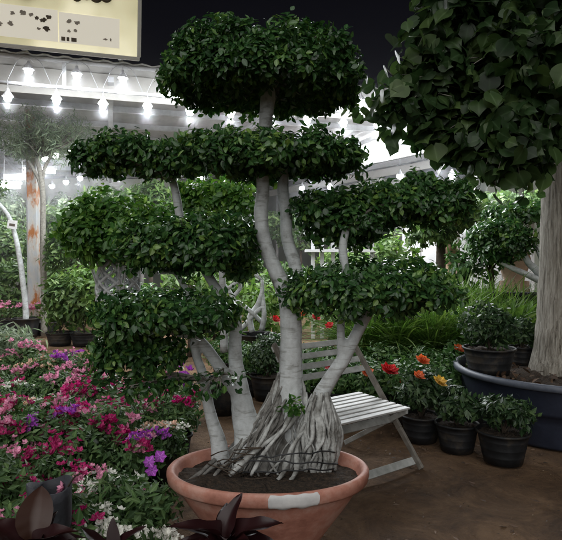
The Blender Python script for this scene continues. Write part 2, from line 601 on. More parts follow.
def twigs(name, root, centres, mat, parent, r0=0.009, n=9):
    mb = MB()
    for q in random.sample(range(len(centres)), min(n, len(centres))):
        e = Vector(centres[q])
        m1 = root.lerp(e, 0.45) + Vector((random.uniform(-.03, .03), random.uniform(-.03, .03), random.uniform(-.01, .05)))
        mb.tube([root, m1, e], [r0, r0 * .6, r0 * .3], 6, 4)
    return mb.build(name, mat, parent)


def pot_mesh(mb, r_top, r_bot, h, c=(0, 0, 0), lip=0.012, seg=36, wall=0.006, sx=1.0, sy=1.0, ribs=0):
    prof = [(0.001, 0.0), (r_bot, 0.0)]
    nr = max(2, ribs)
    for i in range(1, nr + 1):
        t = i / (nr + 1)
        r = r_bot + (r_top - r_bot) * t
        if ribs:
            prof += [(r, h * (t - 0.02)), (r + 0.0018, h * t), (r, h * (t + 0.02))]
        else:
            prof.append((r, h * t))
    prof += [(r_top - 0.002, h - lip * 1.8), (r_top + lip, h - lip * 1.5), (r_top + lip, h - 0.003), (r_top + lip * .6, h), (r_top - wall, h), (r_top - wall * 1.6, h - 0.012),
             (r_top - wall - (r_top - r_bot) * .25, h * 0.7)]
    mb.lathe(prof, c, seg, sx, sy)


def soil_mesh(mb, r, z, c=(0, 0, 0), sx=1.0, sy=1.0, amp=0.01):
    rings = [(0.0005, 0)] + [(r * t, 0) for t in (0.2, 0.4, 0.6, 0.8, 1.0)]
    n0 = mb.n
    mb.lathe([(a, z) for a, _ in rings], c, 40, sx, sy)
    v = mb.v[-1]
    v[:, 2] += rng.normal(size=len(v)) * amp


# ------------------------------------------------------------------ ground
def build_ground():
    g = 90
    xs = np.concatenate([[-60, -30, -15], np.linspace(-9, 9, g), [15, 30, 60]])
    ys = np.concatenate([[-20, -6], np.linspace(-1, 14, g), [20, 35, 80]])
    X, Y = np.meshgrid(xs, ys)
    Z = (0.012 * np.sin(X * 2.3 + np.sin(Y * 1.7)) * np.cos(Y * 1.9) + 0.008 * np.sin(X * 6.1 + Y * 3.3) * np.sin(Y * 5.7 - X * 2) + 0.004 * rng.normal(size=X.shape)) - 0.015
    V = np.stack([X, Y, Z], 2).reshape(-1, 3)
    w = len(xs)
    fs = [(j * w + i, j * w + i + 1, (j + 1) * w + i + 1, (j + 1) * w + i) for j in range(len(ys) - 1) for i in range(w - 1)]
    m, nt, bs = new_mat('packed_dirt')
    tc = nt.nodes.new('ShaderNodeTexCoord')
    n1 = nt.nodes.new('ShaderNodeTexNoise')
    n1.inputs['Scale'].default_value = 2.6
    n1.inputs['Distortion'].default_value = .6
    n1.inputs['Detail'].default_value = 12
    n1.inputs['Roughness'].default_value = 0.78
    nt.links.new(tc.outputs['Object'], n1.inputs['Vector'])
    rp = ramp(nt, [(0.36, (0.085, 0.044, 0.018)), (0.5, (0.19, 0.105, 0.049)), (0.66, (0.33, 0.195, 0.098))])
    nt.links.new(n1.outputs['Fac'], rp.inputs['Fac'])
    # the path further back is sandier and paler, shed lamp light painted into it
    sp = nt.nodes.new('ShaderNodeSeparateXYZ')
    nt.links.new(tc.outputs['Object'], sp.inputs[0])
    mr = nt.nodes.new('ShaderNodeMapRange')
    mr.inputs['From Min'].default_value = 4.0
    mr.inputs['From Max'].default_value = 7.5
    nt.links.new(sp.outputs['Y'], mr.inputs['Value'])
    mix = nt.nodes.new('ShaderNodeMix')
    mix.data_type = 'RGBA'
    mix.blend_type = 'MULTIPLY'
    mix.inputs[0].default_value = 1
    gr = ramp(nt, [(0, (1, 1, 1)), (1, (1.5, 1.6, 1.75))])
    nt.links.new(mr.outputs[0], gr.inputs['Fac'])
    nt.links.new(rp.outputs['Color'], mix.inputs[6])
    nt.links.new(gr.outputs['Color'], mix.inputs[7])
    nt.links.new(mix.outputs[2], bs.inputs['Base Color'])
    bs.inputs['Roughness'].default_value = 0.93
    n2 = nt.nodes.new('ShaderNodeTexNoise')
    n2.inputs['Scale'].default_value = 34
    n2.inputs['Detail'].default_value = 9
    n2.inputs['Roughness'].default_value = 0.72
    nt.links.new(tc.outputs['Object'], n2.inputs['Vector'])
    b = nt.nodes.new('ShaderNodeBump')
    b.inputs['Strength'].default_value = 1.0
    b.inputs['Distance'].default_value = 0.09
    nt.links.new(n2.outputs['Fac'], b.inputs['Height'])
    nt.links.new(b.outputs['Normal'], bs.inputs['Normal'])
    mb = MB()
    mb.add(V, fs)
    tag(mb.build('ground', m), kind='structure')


build_ground()

# ------------------------------------------------------------------ the potted fig
POT_D = 2.7
pc = at(268, 471, POT_D)   # rim centre
RX, RY, RIMZ = 0.482, 0.345, 0.49
pot = thing('terracotta_pot', 'large terracotta coloured bowl pot with white patch on the rim, holding the pale fig', 'pot', (pc.x, POT_D, 0))
mb = MB()
SYK = RY / RX
prof = [(0.001, 0), (0.185, 0), (0.19, 0.04), (0.215, 0.12), (0.245, 0.17), (0.315, 0.265), (0.385, 0.36), (0.43, 0.43), (0.442, 0.458), (0.446, 0.464)]
mb.lathe(prof, (pc.x, POT_D, 0), 96, 1, SYK)
mb.build('pot_body', M['terracotta'], pot)
mb = MB()
LIP = [(0.444, 0.461), (0.456, 0.454), (0.471, 0.455), (0.480, 0.466), (0.485, 0.492), (0.484, 0.509), (0.476, 0.518), (0.464, 0.521), (0.452, 0.516), (0.445, 0.50), (0.43, 0.45), (0.40, 0.39)]
mb.lathe(LIP, (pc.x, POT_D, 0), 96, 1, SYK)
mb.build('rim', M['terracotta'], pot)
mb = MB()
mb.lathe([(0.0005, .475), (.08, .477), (.16, .475), (.24, .475), (.32, .472), (.38, .469), (.436, .467)], (pc.x, POT_D, 0), 72, 1, SYK)
mb.v[-1][:, 2] += rng.normal(size=len(mb.v[-1])) * 0.006
mb.build('soil', M['soil'], pot)
# white patch over the front of the rim
mb = MB()
vs, fs = [], []
na, nz = 26, 8
for j in range(nz + 1):
    for i in range(na + 1):
        a = R(271 + 27 * i / na)
        lo = 0.450 + 0.003 * math.sin(i * .6)
        hi = 0.5165 + 0.0015 * math.sin(i * .8)
        if i in (0, na):
            lo, hi = lo + 0.016, hi - 0.014
        z = lo + (hi - lo) * j / nz
        r = np.interp(z, [p[1] for p in LIP[1:7]], [p[0] for p in LIP[1:7]]) + 0.0035
        vs.append((pc.x + math.cos(a) * r, POT_D + math.sin(a) * r * SYK, z))
for j in range(nz):
    for i in range(na):
        fs.append((j * (na + 1) + i, j * (na + 1) + i + 1, (j + 1) * (na + 1) + i + 1, (j + 1) * (na + 1) + i))
mb.add(vs, fs)
tag(mb.build('sticker', M['sticker'], pot), 'white paint patch')

TD = 2.84
S0 = TD / F
fig = thing('bonsai_fig', 'cloud pruned fig with pale trunks and leafy cushions in the terracotta pot', 'tree', (at(275, 480, TD).x, TD, 0.4))


def px_tube(mb, pts, sides=12, smooth=5, wob=0.0):
    """pts = (px, py, d, half width in px)"""
    P = [at(a, b, d) for a, b, d, w in pts]
    r = [w * d / F for a, b, d, w in pts]
    mb.tube(P, r, sides, smooth, wob)


mb = MB()
t = TD
px_tube(mb, [(290, 440, t, 16), (290, 400, t, 14), (291, 372, t, 12), (291, 345, t, 11), (291, 322, t, 11), (288, 300, t, 10), (280, 280, t, 8.5), (270, 258, t, 7.5), (263, 236, t, 7), (261, 212, t, 7.4), (263, 190, t, 6.6), (262, 165, t, 6.4), (264, 140, t, 6.5), (266, 118, t, 7), (268, 98, t, 8), (270, 84, t, 5)], wob=0.02)
px_tube(mb, [(289, 304, t + .01, 6), (298, 285, t + .05, 6.5), (294, 262, t + .09, 6.5), (287, 238, t + .1, 6.3), (286, 212, t + .1, 6.2), (283, 190, t + .1, 6), (284, 165, t + .1, 5.5)], wob=0.02)
px_tube(mb, [(316, 450, t - .03, 11), (318, 430, t - .03, 12.5), (318, 411, t - .02, 10.8), (321, 396, t, 8.6), (331, 378, t, 7.4), (344, 358, t, 7), (356, 335, t, 6), (366, 318, t, 5), (376, 302, t - .02, 4)], wob=0.025)
px_tube(mb, [(343, 357, t, 6), (341, 340, t, 4.3), (341, 322, t, 4), (343, 300, t, 3.5), (346, 282, t, 4), (344, 262, t, 4.5), (343, 246, t, 4.5), (346, 230, t, 4)], wob=0.02)
px_tube(mb, [(352, 345, t + .02, 5), (360, 322, t + .03, 4.6), (369, 300, t + .04, 4)], wob=0.02)
dd = t + .02
px_tube(mb, [(250, 462, dd, 19), (249, 436, dd, 15.5), (244, 415, dd, 12.5), (240, 392, dd, 10), (236, 365, dd, 7.5), (235, 342, dd, 6.6), (236, 322, dd, 6), (230, 304, dd, 5)], wob=0.02)
px_tube(mb, [(240, 396, dd, 8), (230, 382, dd - .03, 7), (219, 366, dd - .06, 6.2), (206, 348, dd - .1, 5.8), (194, 336, dd - .15, 5), (176, 333, dd - .2, 3.6), (158, 326, dd - .25, 2.8), (140, 318, dd - .28, 2)], wob=0.03)
px_tube(mb, [(221, 462, t - .05, 10), (218, 440, t - .05, 8), (212, 420, t - .05, 6.3), (207, 398, t - .06, 5.6), (203, 375, t - .08, 5), (197, 358, t - .1, 4.5), (193, 342, t - .14, 4)], wob=0.02)
px_tube(mb, [(236, 318, dd, 5.2), (226, 303, dd, 5.2), (216, 288, dd, 5), (206, 272, dd, 4.6), (196, 258, dd, 3.5)], wob=0.03)
px_tube(mb, [(190, 300, dd, 3.6), (183, 284, dd - .02, 3.4), (172, 268, dd - .04, 3), (156, 257, dd - .05, 2.2), (140, 250, dd - .05, 1.5)], wob=0.03)
px_tube(mb, [(176, 272, dd - .03, 2.2), (164, 272, dd - .06, 1.8), (150, 266, dd - .06, 1.3)], wob=0.03)
px_tube(mb, [(206, 274, dd, 3.8), (192, 250, dd + .05, 3.8), (181, 222, dd + .1, 4), (177, 200, dd + .12, 4.4), (173, 182, dd + .12, 4), (166, 168, dd + .12, 2.6)], wob=0.03)
tr = mb.build('trunk', M['fig_bark'], fig)
rm = tr.modifiers.new('join', 'REMESH')
rm.mode = 'VOXEL'
rm.voxel_size = 0.0065
rm.use_smooth_shade = True
sm = tr.modifiers.new('relax', 'SMOOTH')
sm.factor = 0.5
sm.iterations = 5

# root mound: the main leg under the trunk and a second, bulging leg under the right branch
LEG = {
    'A': ([366, 385, 400, 420, 440, 460, 480, 502], [290, 289, 287, 282, 275, 266, 259, 257], [11, 16, 20, 27, 36, 46, 52, 55], .62, 0.0),
    'C': ([390, 404, 418, 432, 448, 465, 480, 502], [321, 319, 318, 317, 317, 316, 315, 314], [8, 13, 20, 24, 23, 20, 19, 21], .95, -.03),
}


def mound(y, th, k=1.0, leg='A'):
    ys, cs, ws, kd, od = LEG[leg]
    p = at(np.interp(y, ys, cs), y, TD + od)
    r = np.interp(y, ys, ws) * S0 * k
    return Vector((p.x + math.cos(th) * r, TD + od + math.sin(th) * r * kd, p.z))


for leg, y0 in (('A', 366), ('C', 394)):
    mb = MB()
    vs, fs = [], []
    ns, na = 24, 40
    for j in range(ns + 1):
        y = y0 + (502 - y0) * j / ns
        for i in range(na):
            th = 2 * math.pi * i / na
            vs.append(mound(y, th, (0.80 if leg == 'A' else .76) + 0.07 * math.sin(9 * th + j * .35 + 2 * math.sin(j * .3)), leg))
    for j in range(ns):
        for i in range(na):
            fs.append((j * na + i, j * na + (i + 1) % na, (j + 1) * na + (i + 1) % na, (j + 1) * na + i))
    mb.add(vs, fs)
    mb.build('root_mound', M['root_dark'], fig)  # dark core paints shade into the gaps between the roots
plan = []
for leg, nf, nb_ in (('A', 52, 8), ('C', 30, 3)):
    for rep_ in range(2):
        m = nf // 2
        plan += [(leg, math.pi * (.97 + 1.06 * (q + random.random()) / m), rep_) for q in range(m)]
    plan += [(leg, random.uniform(0, math.pi), 0) for q in range(nb_)]
for leg, th, lay in plan:
    y0 = random.choice([368, 373, 378, 386, 394] if lay == 0 else [380, 392, 404, 416, 428]) if leg == 'A' else random.choice([391, 395, 400] if lay == 0 else [398, 408, 418])
    tw = random.uniform(-.25, .25) if lay == 0 else random.choice((-1, 1)) * random.uniform(.3, 1.3)
    amp = random.uniform(.10, .26) * (.7 if lay == 0 else 1)
    fr = random.uniform(5, 11)
    ph = random.uniform(0, 6.3)
    pts, rad = [], []
    r0 = random.choice([.0045, .006, .0075, .009, .0115] if lay == 0 else [.0035, .0045, .0055, .007]) * (1.25 if leg == 'C' else 1)
    nn = 12
    for i in range(nn):
        q = i / (nn - 1)
        y = y0 + (500 - y0) * q
        a = th + tw * q + amp * math.sin(ph + q * fr) + random.gauss(0, .035)
        pts.append(mound(y, a, (.90 if lay == 0 else 1.0) + 0.06 * math.sin(ph * 2 + q * 8), leg))
        rad.append(r0 * (1.15 - 0.3 * q + 0.28 * math.sin(ph + 12 * q)) * (.45 if i == 0 else 1))
    mb = MB()
    mb.tube(pts, rad, 9, 3, 0.13)
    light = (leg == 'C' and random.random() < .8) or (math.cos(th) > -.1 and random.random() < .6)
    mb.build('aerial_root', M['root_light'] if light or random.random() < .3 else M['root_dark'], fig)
# heavier roots slanting from the fork down to the left
for (x0, y0, x1, y1, w) in [(305, 404, 228, 474, 2.5), (298, 396, 250, 474, 2.0), (310, 414, 270, 486, 2.5), (288, 396, 236, 468, 1.7), (302, 424, 287, 488, 2.6)]:
    mb = MB()
    ph, am = random.uniform(0, 6), random.uniform(2, 4)
    pts = []
    for i in range(10):
        q = i / 9
        sag = 7 * math.sin(math.pi * q)
        pts.append((x0 + (x1 - x0) * q + am * math.sin(ph + q * 8) * .7 + sag * .3, y0 + (y1 - y0) * q + am * math.cos(ph + q * 7) * .5 + sag * .5, TD - .05 - .15 * min(1, q * 1.6), w * (1 + .25 * math.sin(ph + q * 11)) * (.5 if i == 0 else 1)))
    px_tube(mb, pts, 9, 3, .10)
    mb.build('aerial_root', M['root_light'], fig)
# roots that run out over the soil at the left
for k in range(4):
    x0, y0 = random.uniform(215, 255), random.uniform(452, 466)
    x1, y1 = x0 - random.uniform(14, 34), random.uniform(478, 490)
    mb = MB()
    px_tube(mb, [(x0, y0, TD - .1, 2.2), ((x0 + x1) / 2, (y0 + y1) / 2 - 2, TD - .14, 1.9), (x1, y1, TD - .17, 1.3)], 8, 4, .04)
    mb.build('aerial_root', M['root_dark'], fig)
for y, tilt, x0, x1 in ((455, 3, 238, 335), (462, -2, 230, 338), (471, 2, 236, 334)):
    mb = MB()
    pts = []
    for i in range(13):
        q = i / 12
        pts.append((x0 + (x1 - x0) * q, y + tilt * math.cos(q * 3) + random.uniform(-1.2, 1.2), TD - .235 * math.sin(math.pi * (.08 + .84 * q)) ** .6 - .02, .75))
    px_tube(mb, pts, 6, 3)
    mb.build('root_tie', M['dark_cord'], fig)
# tangle of dry twigs at the left foot
mb = MB()
for k in range(16):
    x0, y0 = random.uniform(205, 250), random.uniform(446, 480)
    a = random.uniform(-.9, .5)
    l = random.uniform(12, 30)
    px_tube(mb, [(x0, y0, TD - .15, .7), (x0 + l * .5 * math.cos(a), y0 + l * .5 * math.sin(a) + random.uniform(-2, 2), TD - .2, .6), (x0 + l * math.cos(a), y0 + l * math.sin(a), TD - .22, .4)], 5, 3)
mb.build('dry_twigs', M['dark_twig'], fig)

PADS = [  # px, py, rx, up, down, d, material, depth factor, branch root
    (264, 86, 101, 60, 13, 2.9, 'fig_leaf', .85, (268, 96)),
    (268, 158, 99, 23, 16, 2.85, 'fig_leaf', .7, (266, 150)),
    (134, 159, 62, 22, 19, 2.97, 'fig_leaf', .7, (172, 180)),
    (342, 215, 54, 27, 30, 3.0, 'fig_leaf', .9, (346, 232)),
    (416, 203, 62, 28, 24, 3.0, 'fig_leaf', .8, (350, 228)),
    (186, 243, 76, 31, 30, 2.75, 'fig_leaf', .6, (196, 258)),
    (238, 236, 24, 26, 44, 3.0, 'fig_leaf', .8, (262, 250)),
    (374, 289, 93, 30, 28, 2.85, 'fig_leaf', .7, (374, 304)),
    (166, 315, 78, 24, 21, 2.62, 'fig_leaf', .6, (176, 333)),
    (138, 353, 50, 22, 25, 2.68, 'fig_leaf', .55, (180, 345)),
    (146, 384, 40, 8, 9, 2.66, 'fig_leaf', .5, (206, 380)),
    (212, 384, 36, 3, 4, 2.66, 'fig_leaf', .3, (222, 374)),
]
for px, py, rx, up, dn, d, mt, ky, tr_ in PADS:
    big = rx > 60
    o, C, c = px_pad('foliage_cushion', px, py, rx, up, dn, d, M[mt], fig, ky, rc=(.055 if py < 100 else .07) if py < 370 else .035, per=(42 if py < 100 else 58) if py < 345 else (42 if py < 370 else 8), size=.037 if py < 345 else .04, spacing=(.066 if py < 100 else .082) if py < 370 else .06)
    twigs('branch', at(tr_[0], tr_[1], d if abs(d - TD) < .1 else (d + TD) / 2), C, M['twig'], fig, .012 if big else .008, 16 if big else 7)
# sprig on the root ball
pad_leaves('sprig', at(293, 405, TD - .14), .04, .03, .03, .03, M['fig_leaf_bright'], fig, size=.035, rc=.02, per=5, spacing=.03)

# ------------------------------------------------------------------ folding chair
L = Vector((.8, .6, 0))
Fw = Vector((.6, -.8, 0))
foot_r = Vector((1.02, 4.06, 0))
W = .78
ch = thing('folding_chair', 'weathered white slatted folding chair standing behind the terracotta pot', 'chair', (0.6, 4.1, 0))


def main_leg(s, side):      # s 0 top .. 1 foot
    top = foot_r - Fw * .75 + Vector((0, 0, .885))
    p = top.lerp(foot_r, s)
    return p - L * (W * side)


up = Vector((0, 0, 1))
for side in (0, 1):
    mb = MB()
    mb.beam(main_leg(0, side), main_leg(.72, side), .026, .044, up=L.cross(Fw))
    mb.beam(main_leg(.72, side), main_leg(1.0, side), .026, .040, up=L.cross(Fw))
    bevel(mb.build('leg', M['grey_wood'] if True else None, ch, False))
    sf = Vector((.95, 4.15, .40)) - L * (.035 + (W - .07) * side)
    rf = Vector((.56, 4.67, 0.0)) - L * (.035 + (W - .07) * side)
    mb = MB()
    mb.beam(sf, rf, .022, .038)
    bevel(mb.build('leg', M['white_paint'], ch, False))
legdir = (main_leg(1, 0) - main_leg(0, 0)).normalized()
nrm_leg = legdir.cross(L).normalized()
mb = MB()
for s in (.03, .105, .18, .255):
    a, b = main_leg(s, 0) - nrm_leg * .02, main_leg(s, 1) - nrm_leg * .02
    mb.beam(a + L * .02, b - L * .02, .012, .048, up=legdir)
bevel(mb.build('backrest', M['white_paint'], ch, False), .003)
for s, h in ((.64, .06), (.935, .055)):
    mb = MB()
    mb.beam(main_leg(s, 0) + L * .012 - nrm_leg * .024, main_leg(s, 1) - L * .012 - nrm_leg * .024, .014, h, up=legdir)
    bevel(mb.build('crossbar', M['white_paint'], ch, False), .003)
# seat: two side rails and slats
sc_ = Vector((.80, 4.35, .43))
mb = MB()
nsl = 8
for i in range(nsl):
    o_ = -.23 + .48 * i / (nsl - 1)
    p = sc_ + Fw * o_ - L * .02 + up * (.012 - .02 * i / nsl)
    mb.beam(p, p - L * (W - .04), .05 if i < nsl - 1 else .056, .014)
bevel(mb.build('seat', M['lit_seat_paint'], ch, False), .003)
for side in (0.05, .95):
    mb = MB()
    p = sc_ - L * (W * side) - up * .012
    mb.beam(p - Fw * .25, p + Fw * .265 - up * .02, .024, .03)
    bevel(mb.build('seat_rail', M['white_paint'], ch, False), .003)

# ------------------------------------------------------------------ big planter and broad-leaved tree on the right
PD = 5.15
pcx = at(566, 380, PD).x
planter = thing('planter', 'very large dark navy round planter with worn rim at the right', 'planter', (pcx, PD, 0))
mb = MB()
mb.lathe([(.001, 0), (.82, 0), (.83, .02), (.87, .20), (.885, .27), (.90, .275), (.905, .30), (.93, .44), (.945, .495)], (pcx, PD, 0), 96)
mb.build('planter_body', M['blue_plastic'], planter)
mb = MB()
mb.lathe([(.943, .49), (.975, .487), (.99, .495), (.994, .515), (.99, .535), (.975, .543), (.955, .543), (.94, .535), (.93, .5), (.91, .38)], (pcx, PD, 0), 96)
mb.build('rim', M['blue_rim'], planter)
mb = MB()
mb.lathe([(.0005, .50), (.2, .505), (.4, .495), (.6, .48), (.8, .465), (.925, .45)], (pcx, PD, 0), 72)
mb.v[-1][:, 2] += rng.normal(size=len(mb.v[-1])) * .012
mb.build('soil', M['soil'], planter)
n = 330
a = rng.uniform(0, 6.28, n)
r = .88 * np.sqrt(rng.random(n))
P = np.stack([pcx + r * np.cos(a), PD + r * np.sin(a), .50 - .03 * r + rng.uniform(0, .045, n)], 1)
o = scatter('leaf_litter', P, sph(n) * [1, 1, .35], np.array([0, 0, 1]) + .5 * sph(n), rng.uniform(.04, .10, n), OVAL, M['dry_leaf'], planter)
tag(o, kind='stuff')

bt = thing('shade_tree', 'broad leaved tree with thick ridged trunk in the navy planter, cut off by right edge', 'tree', (pcx, PD, .5))
mb = MB()
px_tube(mb, [(567, 400, PD, 40), (567, 372, PD, 36), (567, 350, PD, 31), (567, 320, PD, 28), (568, 270, PD, 26.5), (569, 220, PD, 26), (571, 165, PD, 26), (572, 110, PD, 26), (575, 40, PD, 23), (570, -40, PD, 18), (565, -110, PD, 12)], 28, 6, .012)
px_tube(mb, [(571, 130, PD, 14), (545, 95, PD - .1, 10), (505, 60, PD - .2, 7), (455, 40, PD - .3, 4), (415, 35, PD - .3, 2)], 10, 5, .03)
px_tube(mb, [(573, 80, PD, 12), (540, 20, PD + .2, 8), (490, -40, PD + .3, 5), (440, -70, PD + .3, 3)], 10, 5, .03)
px_tube(mb, [(573, 120, PD, 12), (600, 70, PD - .3, 9), (650, 10, PD - .5, 6)], 10, 5, .03)
mb.build('trunk', M['maple_bark'], bt)
CP, CO = [], []
for (px, py, rx, upp, dnp, d, ry) in ((550, 60, 105, 160, 112, 4.7, .75), (456, 28, 50, 70, 60, 4.65, .5), (440, 82, 42, 44, 58, 4.7, .4), (640, 60, 90, 150, 130, 4.9, .7), (505, 140, 48, 50, 50, 4.5, .4), (405, 108, 20, 34, 26, 4.65, .3), (452, 130, 26, 30, 40, 4.7, .3)):
    s = d / F
    P, O, C = pad_points(at(px, py, d), rx * s, ry, upp * s, dnp * s, .24, 10, .19, 2.2, .7)
    CP.append(P)
    CO.append(O)
P, O = np.vstack(CP), np.vstack(CO)
P += rng.normal(size=P.shape) * .05
n = len(P)
tang = nrm(np.cross(O, sph(n)))
D = nrm(.8 * tang * [1, 1, .7] + .4 * O * [1, 1, 0.3] + np.array([0, 0, -.6]))
N = nrm(O * [.8, .8, .4] + np.array([0, -.25, .25]) + 1.0 * sph(n))
scatter('crown', P, D, N, rng.uniform(.08, .165, n), LOBED, M['maple_leaf'], bt)
mb = MB()
for i in range(0, n, 5):
    p = Vector(P[i])
    q = p - Vector(O[i]) * .12 + Vector((0, 0, .05))
    mb.tube([q, p], [.004, .003], 4, 1)
mb.build('leaf_stalks', M['twig'], bt)
tag([c for c in bt.children if c.name.startswith('leaf_stalks')][0], kind='stuff')


n = 420
lx, ly = rng.uniform(-.2, 3.0, n), rng.uniform(2.7, 6.0, n)
P = np.stack([lx, ly, np.full(n, .004) + rng.uniform(0, .012, n)], 1)
gn = 2600
gx, gy = rng.uniform(-.6, 3.4, gn), 2.5 + 5 * rng.random(gn) ** 1.6
gv = np.array([(1, 0, 0), (-.7, .7, 0), (-.6, -.8, 0), (0, 0, .7), (0.2, -.9, .3)]) * .5 + np.array([0, .5, 0])
g_ = scatter('grit', np.stack([gx, gy, np.full(gn, -.003)], 1), sph(gn) * [1, 1, .1], np.array([0, 0, 1]) + .2 * sph(gn), .004 + .014 * rng.random(gn) ** 3, (gv, [(0, 1, 3), (1, 2, 3), (2, 4, 3), (4, 0, 3), (0, 4, 2, 1)]), M['grit'])
tag(g_, 'loose grit and small clods over the packed dirt', 'grit', kind='stuff')
o = scatter('fallen_leaves', P, sph(n) * [1, 1, .15], np.array([0, 0, 1]) + .35 * sph(n), rng.uniform(.015, .06, n), SMALL, M['dry_leaf'])
tag(o, 'small dry brown leaves and litter scattered over the packed dirt', 'leaf litter', kind='stuff')

# ------------------------------------------------------------------ plants: prototypes around the origin
def bush(name, parent, c, rx, ry, up_, dn, mat, size, per=30, rc=.07, spacing=.09, tmpl=None, fill=.35):
    o, C = pad_leaves(name, c, rx, ry, up_, dn, mat, parent, size=size, rc=rc, per=per, spacing=spacing, tmpl=tmpl or SMALL, p=2.1, fill=fill)
    return o, C


def stems(name, parent, base, centres, mat, r=.005, n=8):
    return twigs(name, Vector(base), centres, mat, parent, r, n)


def flower_mesh(name, mat, npet=5, size=.04, layers=1, parent=None, c=(0, 0, 0), out=(0, 0, 1), cup=.35):
    P, D, N, S = [], [], [], []
    out = Vector(out).normalized()
    q = out.to_track_quat('Z', 'Y')
    for l in range(layers):
        for i in range(npet):
            a = 2 * math.pi * (i + .5 * l) / npet + random.uniform(-.15, .15)
            tilt = cup + l * .38
            d = Vector((math.cos(a) * math.cos(tilt), math.sin(a) * math.cos(tilt), math.sin(tilt)))
            nn = Vector((-math.cos(a) * math.sin(tilt), -math.sin(a) * math.sin(tilt), math.cos(tilt)))
            P.append(list(Vector(c) + q @ (d * size * .08)))
            D.append(list(q @ d))
            N.append(list(q @ nn))
            S.append(size * (1 - .16 * l) * random.uniform(.85, 1.1))
    return scatter(name, np.array(P), np.array(D), np.array(N), np.array(S), PETAL, mat, parent, .1)


PETAL = tmpl_oval(.42, .05, .25)


def cluster_data(col):
    """a head of papery blossoms around the origin; returns mesh data"""
    P, D, N, S = [], [], [], []
    for k in range(random.randint(9, 13)):
        c = Vector((random.gauss(0, .03), random.gauss(0, .03), random.gauss(.0, .014)))
        out = (c * 8 + Vector((0, 0, 1)) + Vector((random.gauss(0, .5), random.gauss(0, .5), 0))).normalized()
        q = out.to_track_quat('Z', 'Y')
        for i in range(5):
            a = 2 * math.pi * i / 5 + random.uniform(-.3, .3)
            d = Vector((math.cos(a) * .85, math.sin(a) * .85, .5))
            nn = Vector((-math.cos(a) * .5, -math.sin(a) * .5, .85))
            P.append(list(c + q @ (d * .004)))
            D.append(list(q @ d))
            N.append(list(q @ nn))
            S.append(random.uniform(.018, .027))
    o = scatter('blossom', np.array(P), np.array(D), np.array(N), np.array(S), PETAL, PET[col])
    me = o.data
    bpy.data.objects.remove(o)
    return me


CLUS = {c: [cluster_data(c) for _ in range(4)] for c in ('magenta', 'crimson', 'pink', 'purple', 'white', 'peach')}


def nursery_pot(parent, r=.15, h=.24, mat='black_plastic', c=(0, 0, 0), ribs=3, soil=True):
    mb = MB()
    pot_mesh(mb, r, r * .74, h, c, .010, ribs=ribs)
    p = mb.build('pot', M[mat], parent)
    if soil:
        mb = MB()
        soil_mesh(mb, r * .96, h - .025, c, amp=.006)
        s = mb.build('soil', M['soil'], p)
    return p


# flower bed prototypes: pot + foliage; blossoms are added per plant
bed_protos = []
for k in range(5):
    t0 = thing('flowering_shrub', '', 'flowering plant')
    h = random.uniform(.40, .52)
    nursery_pot(t0, .12, .2, soil=False)
    o, C = bush('foliage', t0, (0, 0, h * .68), .21, .21, h * .36, h * .36, M['flower_leaf'], .05, per=27, rc=.085, spacing=.11)
    # longer sprigs
    stems('stem', t0, (0, 0, .18), C, M['dark_twig'], .004, 10)
    bed_protos.append((t0, C, h))
rows = [(1.98, -30, 118), (2.32, -25, 140), (2.66, -25, 138), (3.0, -25, 138), (3.38, -25, 150), (3.78, -25, 175), (4.2, -25, 192), (4.65, -25, 190), (5.15, -25, 152), (5.7, -25, 112), (6.3, -25, 66)]
ORD = ['first', 'second', 'third', 'fourth', 'fifth', 'sixth', 'seventh', 'eighth', 'ninth', 'tenth', 'eleventh']
CNAME = {'magenta': 'magenta', 'crimson': 'crimson', 'pink': 'pale pink', 'purple': 'purple', 'white': 'white', 'peach': 'peach and cream'}
used = set()
nbed = 0
